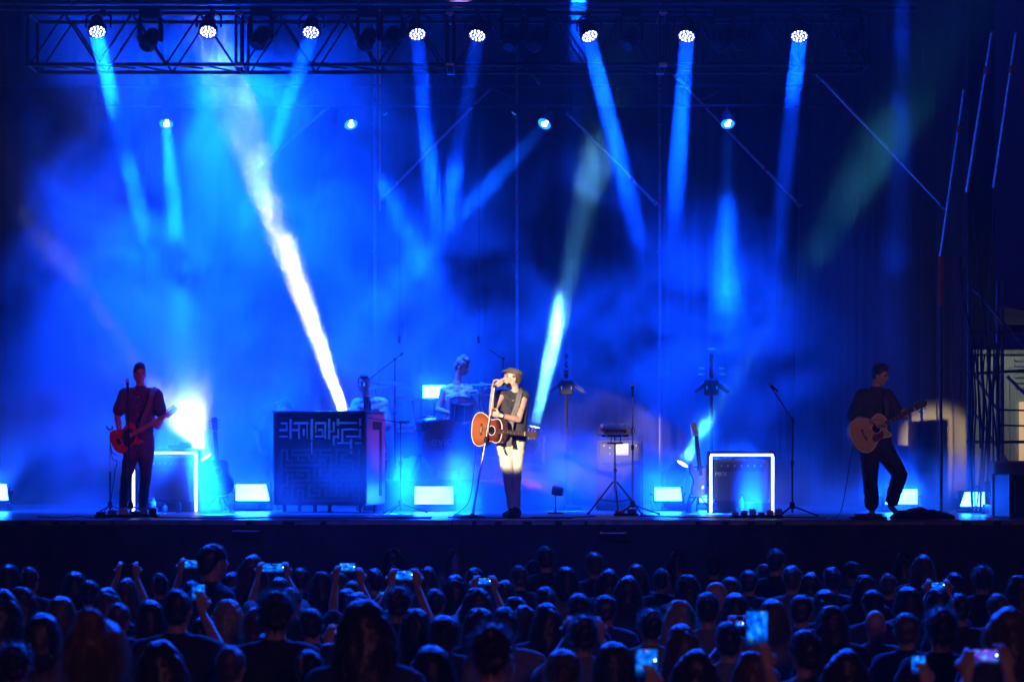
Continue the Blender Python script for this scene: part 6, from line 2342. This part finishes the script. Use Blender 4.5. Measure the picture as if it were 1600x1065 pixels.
# phones: px, py, w, h (photo pixels) and the head of the person holding it
PHONES = [
    (300, 881, 23, 13, 'land', (300, 906, 32, 'short', 'dark', 'navy'), 'phone filming the stage held up at the left, first of the top row'),
    (310, 925, 19, 24, 'port', (277, 918, 48, 'short', 'dark', 'pink'), 'upright phone with a bright white spot at the left'),
    (427, 887, 34, 14, 'land', (437, 900, 30, 'bob', 'dark', 'black'), 'phone half hidden by hands below the maze piano'),
    (543, 886, 24, 13, 'land', (560, 926, 30, 'long', 'dark', 'grey'), 'phone filming the stage, third of the top row'),
    (632, 899, 27, 15, 'land', (622, 915, 50, 'curly', 'dark', 'striped'), 'phone held by the person in the striped shirt'),
    (757, 908, 20, 11, 'land', (746, 916, 44, 'long', 'dark', 'black'), 'small phone held up left of the singer'),
    (597, 931, 8, 14, 'port', (612, 950, 34, 'short', 'brown', 'black'), 'narrow slice of an upright phone above the close rim lit hair'),
    (840, 886, 20, 11, 'land', (835, 873, 26, 'long', 'dark', 'pink'), 'phone held just below the singer'),
    (912, 977, 36, 20, 'land', (911, 960, 58, 'curly', 'dark', 'black'), 'large landscape phone filming the stage in the middle of the crowd'),
    (1183, 981, 32, 52, 'port', (1190, 1084, 78, 'bob', 'brown', 'brown'), 'biggest and brightest upright phone right of centre'),
    (1010, 1035, 33, 42, 'port', (1018, 1086, 66, 'short', 'dark', 'black'), 'out of focus upright phone at the bottom with a dim screen'),
    (1155, 974, 15, 9, 'land', (1138, 972, 34, 'short', 'dark', 'black'), 'small phone just left of the biggest one'),
    (1465, 914, 22, 9, 'land', (1466, 918, 44, 'long', 'dark', 'navy'), 'phone seen over raised arms below the right guitarist'),
    (1435, 1038, 20, 27, 'port', (1424, 1084, 66, 'short', 'dark', 'black'), 'small upright phone at the bottom right'),
    (1540, 1025, 40, 22, 'land', (1545, 1082, 66, 'short', 'grey', 'grey'), 'violet tinted landscape phone at the bottom right'),
    (200, 887, 18, 9, 'dark', (198, 902, 38, 'bob', 'brown', 'brown'), 'dark phone held up with both arms left of the lit ones'),
    (522, 984, 7, 14, 'port', (520, 1002, 34, 'bob', 'dark', 'brown'), 'tiny violet lit phone left of the close rim lit hair'),
]


HOLDERS = ['person filming with the first phone of the top row, short dark hair', 'short haired person in pink holding the upright phone at the left',
           'person with a bob filming with both hands below the maze piano', 'long haired person filming with the third phone of the top row',
           'bushy haired person in a striped shirt filming with both arms up', 'long haired person filming with the small phone left of the singer',
           'person in black whose upright phone is half hidden by the rim lit hair', 'long haired person in pink filming from just below the singer',
           'curly haired person filming with the large landscape phone mid crowd', 'person with a bob raising the biggest and brightest phone',
           'person holding up the out of focus phone at the bottom', 'short haired person with a small phone left of the biggest one',
           'long haired person with both arms arched over the head at the right', 'short haired person with a small upright phone at the bottom right',
           'person in a pale cap filming with the violet landscape phone', 'person holding a dark phone up with both arms at the left',
           'person with a bob holding the tiny violet lit phone']


def screen_mat(name, tint, es, seed, dim=.0):
    m = bpy.data.materials.new(name)
    m.use_nodes = True
    t = m.node_tree
    t.nodes.clear()
    out = t.nodes.new('ShaderNodeOutputMaterial')
    e = t.nodes.new('ShaderNodeEmission')
    tc = t.nodes.new('ShaderNodeTexCoord')
    sp = t.nodes.new('ShaderNodeSeparateXYZ')
    t.links.new(tc.outputs['Generated'], sp.inputs[0])
    n = t.nodes.new('ShaderNodeTexNoise')
    n.noise_dimensions = '4D'
    n.inputs['W'].default_value = seed
    n.inputs['Scale'].default_value = 3.2
    n.inputs['Detail'].default_value = 3
    t.links.new(tc.outputs['Generated'], n.inputs['Vector'])
    r = t.nodes.new('ShaderNodeValToRGB')
    for i, (p, c) in enumerate(((.36, (.0, .01, .12)), (.53, tint), (.66, (.02, .3, 1)), (.76, (.8, .9, 1)))):
        el = r.color_ramp.elements[i] if i < 2 else r.color_ramp.elements.new(p)
        el.position, el.color = p, (*c, 1)
    t.links.new(n.outputs['Fac'], r.inputs[0])
    g = t.nodes.new('ShaderNodeMapRange')
    g.inputs['From Min'].default_value = .12
    g.inputs['From Max'].default_value = .32
    g.inputs['To Min'].default_value = .12
    t.links.new(sp.outputs['Z'], g.inputs['Value'])
    mx = t.nodes.new('ShaderNodeMixRGB')
    mx.blend_type = 'MULTIPLY'
    mx.inputs[0].default_value = 1
    t.links.new(r.outputs[0], mx.inputs[1])
    t.links.new(g.outputs[0], mx.inputs[2])
    t.links.new(mx.outputs[0], e.inputs[0])
    e.inputs[1].default_value = es
    t.links.new(e.outputs[0], out.inputs[0])
    return m


PLACED = []


def place_spot(cx, top, w, kind):
    ref = {'short': .175, 'bald': .165, 'curly': .21, 'long': .215, 'bob': .21, 'bun': .2, 'ponytail': .19}[kind]
    k = w / ref
    H = 2.45 + (HORIZON - top) / k
    H = min(1.90, max(1.54, H))
    k = (top - HORIZON) / (2.45 - H)
    d = F / k
    for it in range(12):
        x = WX(cx, d)
        if all((x - a) ** 2 + ((d - b) * .8) ** 2 > .30 ** 2 for a, b in PLACED):
            break
        d += .12
    H = 2.45 + (HORIZON - top) / (F / d)
    PLACED.append((x, d))
    return x, d, H


def crowd_person(i, cx, top, w, kind, hc, cloth, lab, J=None, meshes=None):
    x, d, H = place_spot(cx, top, w, kind)
    d = max(d, 6.5)
    s = H / 1.752
    ms = meshes or BODYV[i % 4]
    o = bpy.data.objects.new('person', ms[0])
    COL.objects.link(o)
    o.location = (x, d, 0)
    if not meshes:
        o.rotation_euler.z = rnd.uniform(-.25, .25) + math.atan2(-x * .3, 12)
        if 'turned right' in lab:
            o.rotation_euler.z = -1.0
        if 'turned left' in lab:
            o.rotation_euler.z = 1.0
    o.scale = (s, s, s)
    tag(o, lab, 'person', 'people standing in the crowd')
    for nm, me, m in (('trousers', ms[1], crowd_cloth[('navy', 'black', 'grey')[i % 3]]), ('shirt', ms[2], crowd_cloth[cloth])):
        c = bpy.data.objects.new(nm, me)
        COL.objects.link(c)
        c.parent = o
        slot(c, m)
    if kind != 'bald':
        c = bpy.data.objects.new('hair', HAIRV[kind][i % 3])
        COL.objects.link(c)
        c.parent = o
        slot(c, HAIRM[hc])
        rr = random.Random(i * 13 + 5)
        fx_ = rr.uniform(.94, 1.07)
        fz_ = rr.uniform(.97, 1.02)
        c.scale = (fx_, rr.uniform(.94, 1.08), fz_)
        c.location.z = 1.63 * (1 - fz_)
    return o, x, d, s


for i, (cx, top, w, kind, hc, cloth, lab) in enumerate(CROWD):
    crowd_person(i, cx, top, w, kind, hc, cloth, lab)

for i, (px, py, pw, ph, ori, (cx, top, w, kind, hc, cloth), lab) in enumerate(PHONES):
    lab_p = HOLDERS[i]
    x, d, H = place_spot(cx, top, w, kind)
    s = H / 1.752
    dp = d + .42 * s
    P = (W(px, py, dp) - V((x, d, 0))) / s
    k = F / dp
    sw_, sh_ = pw / k / s, ph / k / s
    J = crowd_joints(i)
    sw = .18
    one = ori == 'port'
    for S_, sg in (('l', -1), ('r', 1)):
        sh = J['sh_' + S_]
        if one and ((P.x > 0) != (sg > 0)):
            continue
        gx = P.x + sg * (sw_ / 2 + .012) if not one else P.x + sg * .01
        wz = P.z - (.075 if not one else sh_ / 2 + .07)
        wr = V((gx + sg * .02, P.y - .05, wz))
        reach = (wr - sh)
        if reach.length > .56:
            wr = sh + reach.normalized() * .56
        md = sh.lerp(wr, .5)
        need = math.sqrt(max(.0, .285 ** 2 - ((wr - sh).length / 2) ** 2))
        J['el_' + S_] = md + V((sg * .55, -.1, -.8)).normalized() * need
        J['wr_' + S_] = wr
        J['hand_' + S_] = ((-sg * .1, .2, 1), (-sg * .4, .9, 0), [.5, .6, .6, .5], -sg, 1.)
    J['look'] = (0, 1, .1)
    ms = crowd_body(J, .014)
    PLACED.pop()
    o, x2, d2, s2 = crowd_person(i, cx, top, w, kind, hc, cloth, lab_p, J, ms)
    off = V((x2 - x, (d2 - d), 0))
    if 'grey' == hc:
        b = Blob()
        b.ell((0, .0, 1.67), (.1, .12, .085))
        b.ell((0, .1, 1.665), (.08, .08, .014))
        link('cap', b.mesh('cap', crowd_cloth['beige'], .012, 2, cuts=[(V((0, 0, 1.64)), V((0, 0, -1)))]), None, o)
    t = thing('smartphone', lab, 'phone', W(px, py, dp) + off, 0, 'smartphones held up in the crowd')
    a, b_ = pw / k / 2, ph / k / 2
    MB().box((-a - .004, 0, -b_ - .004), (a + .004, .008, b_ + .004), .003).build('phone_body', black_metal, t)
    if ori != 'dark':
        tint = (.15, .08, 1) if 'violet' in lab else (.0, .12, 1)
        es = 1.0 if ('dim' in lab or 'violet' in lab) else 1.6
        sc = MB().box((-a, -.003, -b_), (a, -.0005, b_)).build('lit_screen', screen_mat('phone_screen', tint, es, i * 1.7), t)
        if ori == 'land' or 'dim' in lab:
            MB().lathe([(.0035, 0), (.0035, .001), (0, .001)], (a - .008, -.0035, b_ * .2), (0, -1, 0), 10).build('shutter_dot', lens_teal, sc)
            MB().lathe([(.0025, 0), (.0025, .001), (0, .001)], (0, -.0035, b_ - .005), (0, -1, 0), 8).build('record_dot', mat('red_screen_dot', (.1, .1, .1), .4, 0, 0, 1, 0, emit=(1, .2, .12), es=1.6), sc)
# ---------------------------------------------------------------- smoke
def build_smoke(blobs, base, lo, hi, res, name='stage_smoke'):
    ng = bpy.data.node_groups.new('smoke_field', 'GeometryNodeTree')
    ng.interface.new_socket('Geometry', in_out='OUTPUT', socket_type='NodeSocketGeometry')
    N, L = ng.nodes, ng.links

    def math_(op, a, b=None, c=None, clamp=False):
        n = N.new('ShaderNodeMath')
        n.operation = op
        n.use_clamp = clamp
        for i, v in enumerate((a, b, c)):
            if v is None:
                continue
            if isinstance(v, (int, float)):
                n.inputs[i].default_value = v
            else:
                L.new(v, n.inputs[i])
        return n.outputs[0]

    def vec(op, a, b):
        n = N.new('ShaderNodeVectorMath')
        n.operation = op
        for i, v in enumerate((a, b)):
            if isinstance(v, (tuple, list, Vector)):
                n.inputs[i].default_value = tuple(v)
            else:
                L.new(v, n.inputs[i])
        return n.outputs['Value'] if op in ('LENGTH', 'DOT_PRODUCT') else n.outputs[0]

    pos = N.new('GeometryNodeInputPosition').outputs[0]

    def noise_(scale, detail, off, rough=0.55, dist=0.0, vector=True):
        n = N.new('ShaderNodeTexNoise')
        n.inputs['Scale'].default_value = scale
        n.inputs['Detail'].default_value = detail
        n.inputs['Roughness'].default_value = rough
        n.inputs['Distortion'].default_value = dist
        L.new(vec('ADD', pos, off), n.inputs['Vector'])
        return n.outputs['Color'] if vector else n.outputs['Fac']

    warp = vec('SCALE', vec('SUBTRACT', noise_(0.55, 3, (3, 7, 1)), (0.5, 0.5, 0.5)), (0, 0, 0))
    warp.node.inputs['Scale'].default_value = 2.0
    wp = vec('ADD', pos, warp)
    total = None
    for c, r, s in blobs:
        q = vec('DIVIDE', vec('SUBTRACT', wp, c), r)
        l2 = vec('DOT_PRODUCT', q, q)
        g = math_('MULTIPLY', math_('EXPONENT', math_('MULTIPLY', l2, -1.0)), s)
        total = g if total is None else math_('ADD', total, g)
    n1 = noise_(0.62, 6, (11, 3, 5), 0.6, 0.5, False)
    pat = N.new('ShaderNodeMapRange')
    pat.inputs['From Min'].default_value = 0.44
    pat.inputs['From Max'].default_value = 0.55
    pat.inputs['To Min'].default_value = 0.04
    pat.inputs['To Max'].default_value = 2.1
    pat.interpolation_type = 'SMOOTHSTEP'
    L.new(n1, pat.inputs['Value'])
    dens = math_('MULTIPLY', total, pat.outputs[0])
    dens = math_('ADD', dens, base)
    # fade out at the box faces
    sep = N.new('ShaderNodeSeparateXYZ')
    L.new(pos, sep.inputs[0])
    for k, (a, b, m) in enumerate(zip(lo, hi, (1.0, 1.5, 0.8))):
        e = math_('MINIMUM', math_('DIVIDE', math_('SUBTRACT', sep.outputs[k], a), m, clamp=True),
                  math_('DIVIDE', math_('SUBTRACT', b, sep.outputs[k]), m, clamp=True))
        if k < 2:
            dens = math_('MULTIPLY', dens, e)
    vc = N.new('GeometryNodeVolumeCube')
    L.new(dens, vc.inputs['Density'])
    vc.inputs['Min'].default_value = lo
    vc.inputs['Max'].default_value = hi
    for k, a in enumerate(('Resolution X', 'Resolution Y', 'Resolution Z')):
        vc.inputs[a].default_value = res[k]
    sm = N.new('GeometryNodeSetMaterial')
    m = bpy.data.materials.new('smoke')
    m.use_nodes = True
    t = m.node_tree
    t.nodes.clear()
    pv = t.nodes.new('ShaderNodeVolumePrincipled')
    pv.inputs['Color'].default_value = (0.9, 0.9, 0.9, 1)
    pv.inputs['Density'].default_value = 1.0
    pv.inputs['Anisotropy'].default_value = 0.25
    out = t.nodes.new('ShaderNodeOutputMaterial')
    t.links.new(pv.outputs[0], out.inputs['Volume'])
    sm.inputs['Material'].default_value = m
    L.new(vc.outputs[0], sm.inputs[0])
    go = N.new('NodeGroupOutput')
    L.new(sm.outputs[0], go.inputs[0])
    me = bpy.data.meshes.new(name)
    o = bpy.data.objects.new(name, me)
    COL.objects.link(o)
    md = o.modifiers.new('smoke', 'NODES')
    md.node_group = ng
    me.materials.append(m)
    o['kind'] = 'stuff'
    o['label'] = 'stage smoke drifting in blue light round the band'
    return o


def build_haze(density, lo, hi):
    m = bpy.data.materials.new('thin_night_haze')
    m.use_nodes = True
    t = m.node_tree
    t.nodes.clear()
    pv = t.nodes.new('ShaderNodeVolumePrincipled')
    pv.inputs['Color'].default_value = (.85, .85, .9, 1)
    pv.inputs['Density'].default_value = density
    pv.inputs['Anisotropy'].default_value = .55
    out = t.nodes.new('ShaderNodeOutputMaterial')
    t.links.new(pv.outputs[0], out.inputs['Volume'])
    o = MB().box(lo, hi).build('haze', m, smooth=False)
    o['kind'] = 'stuff'
    return o
def blob(px, py, d, rx, rd, rz, s):
    return (W(px, py, d), (rx, rd, rz), s)


BLOBS = [blob(330, 450, 31.6, 2.9, 1.5, 2.6, .08), blob(240, 650, 31.2, 2.4, 1.4, 1.2, .22), blob(190, 420, 31.2, 1.4, 1.4, 1.7, .2),
         blob(430, 300, 31.2, 1.0, 1.3, 1.4, .14), blob(560, 600, 32.6, 1.8, .8, 1.3, .34), blob(680, 470, 32.3, .75, .8, 1.3, .28),
         blob(1100, 560, 32.0, 1.2, 1.1, 1.15, .42), blob(1130, 755, 30.4, 2.6, 1.8, .36, .4), blob(1104, 668, 29.5, .2, .25, .22, .8), blob(1420, 780, 28.6, 1.5, 1.5, .3, .45),
         blob(60, 740, 29.8, 2.2, 1.6, .8, .45), blob(760, 775, 29.4, 3, 1.8, .34, .45), blob(292, 650, 29.5, .34, .3, .5, 1.6),
         blob(372, 250, 31.0, .5, .8, 1.3, .35), blob(352, 160, 30.4, .5, .7, .45, .6), blob(150, 130, 27.5, .9, 1, 1.4, .04),
         blob(925, 330, 31, .4, .6, .9, .07), blob(870, 500, 31.3, .5, .6, 1.1, .16),
         blob(1380, 300, 28.4, .7, .8, 1.2, .03), blob(893, 420, 31.1, .4, .5, .7, .25), blob(560, 190, 27.0, 4.5, .8, 1.2, .028), blob(1120, 190, 27.0, 2.0, .8, 1.2, .028),
         blob(500, 760, 27.9, .9, .4, .45, .3), blob(120, 730, 28.5, 1.6, .8, .6, .16), blob(700, 715, 29.2, .8, .5, .5, .4), blob(350, 725, 28.5, .4, .3, .5, .3), blob(1409, 30, 26.9, .3, .4, .4, .12), blob(904, 0, 27.9, .35, .4, .5, .12), blob(300, 760, 27.4, 1.6, .5, .3, .25)]
build_smoke(BLOBS, .0006, (-9.5, 23.2, .02), (8.5, 34.2, 10.2), (190, 110, 102))
cy.volume_step_rate = 3.0
cy.adaptive_threshold = .02

build_haze(.0005, (-45, -16, -1), (45, 48, 13))
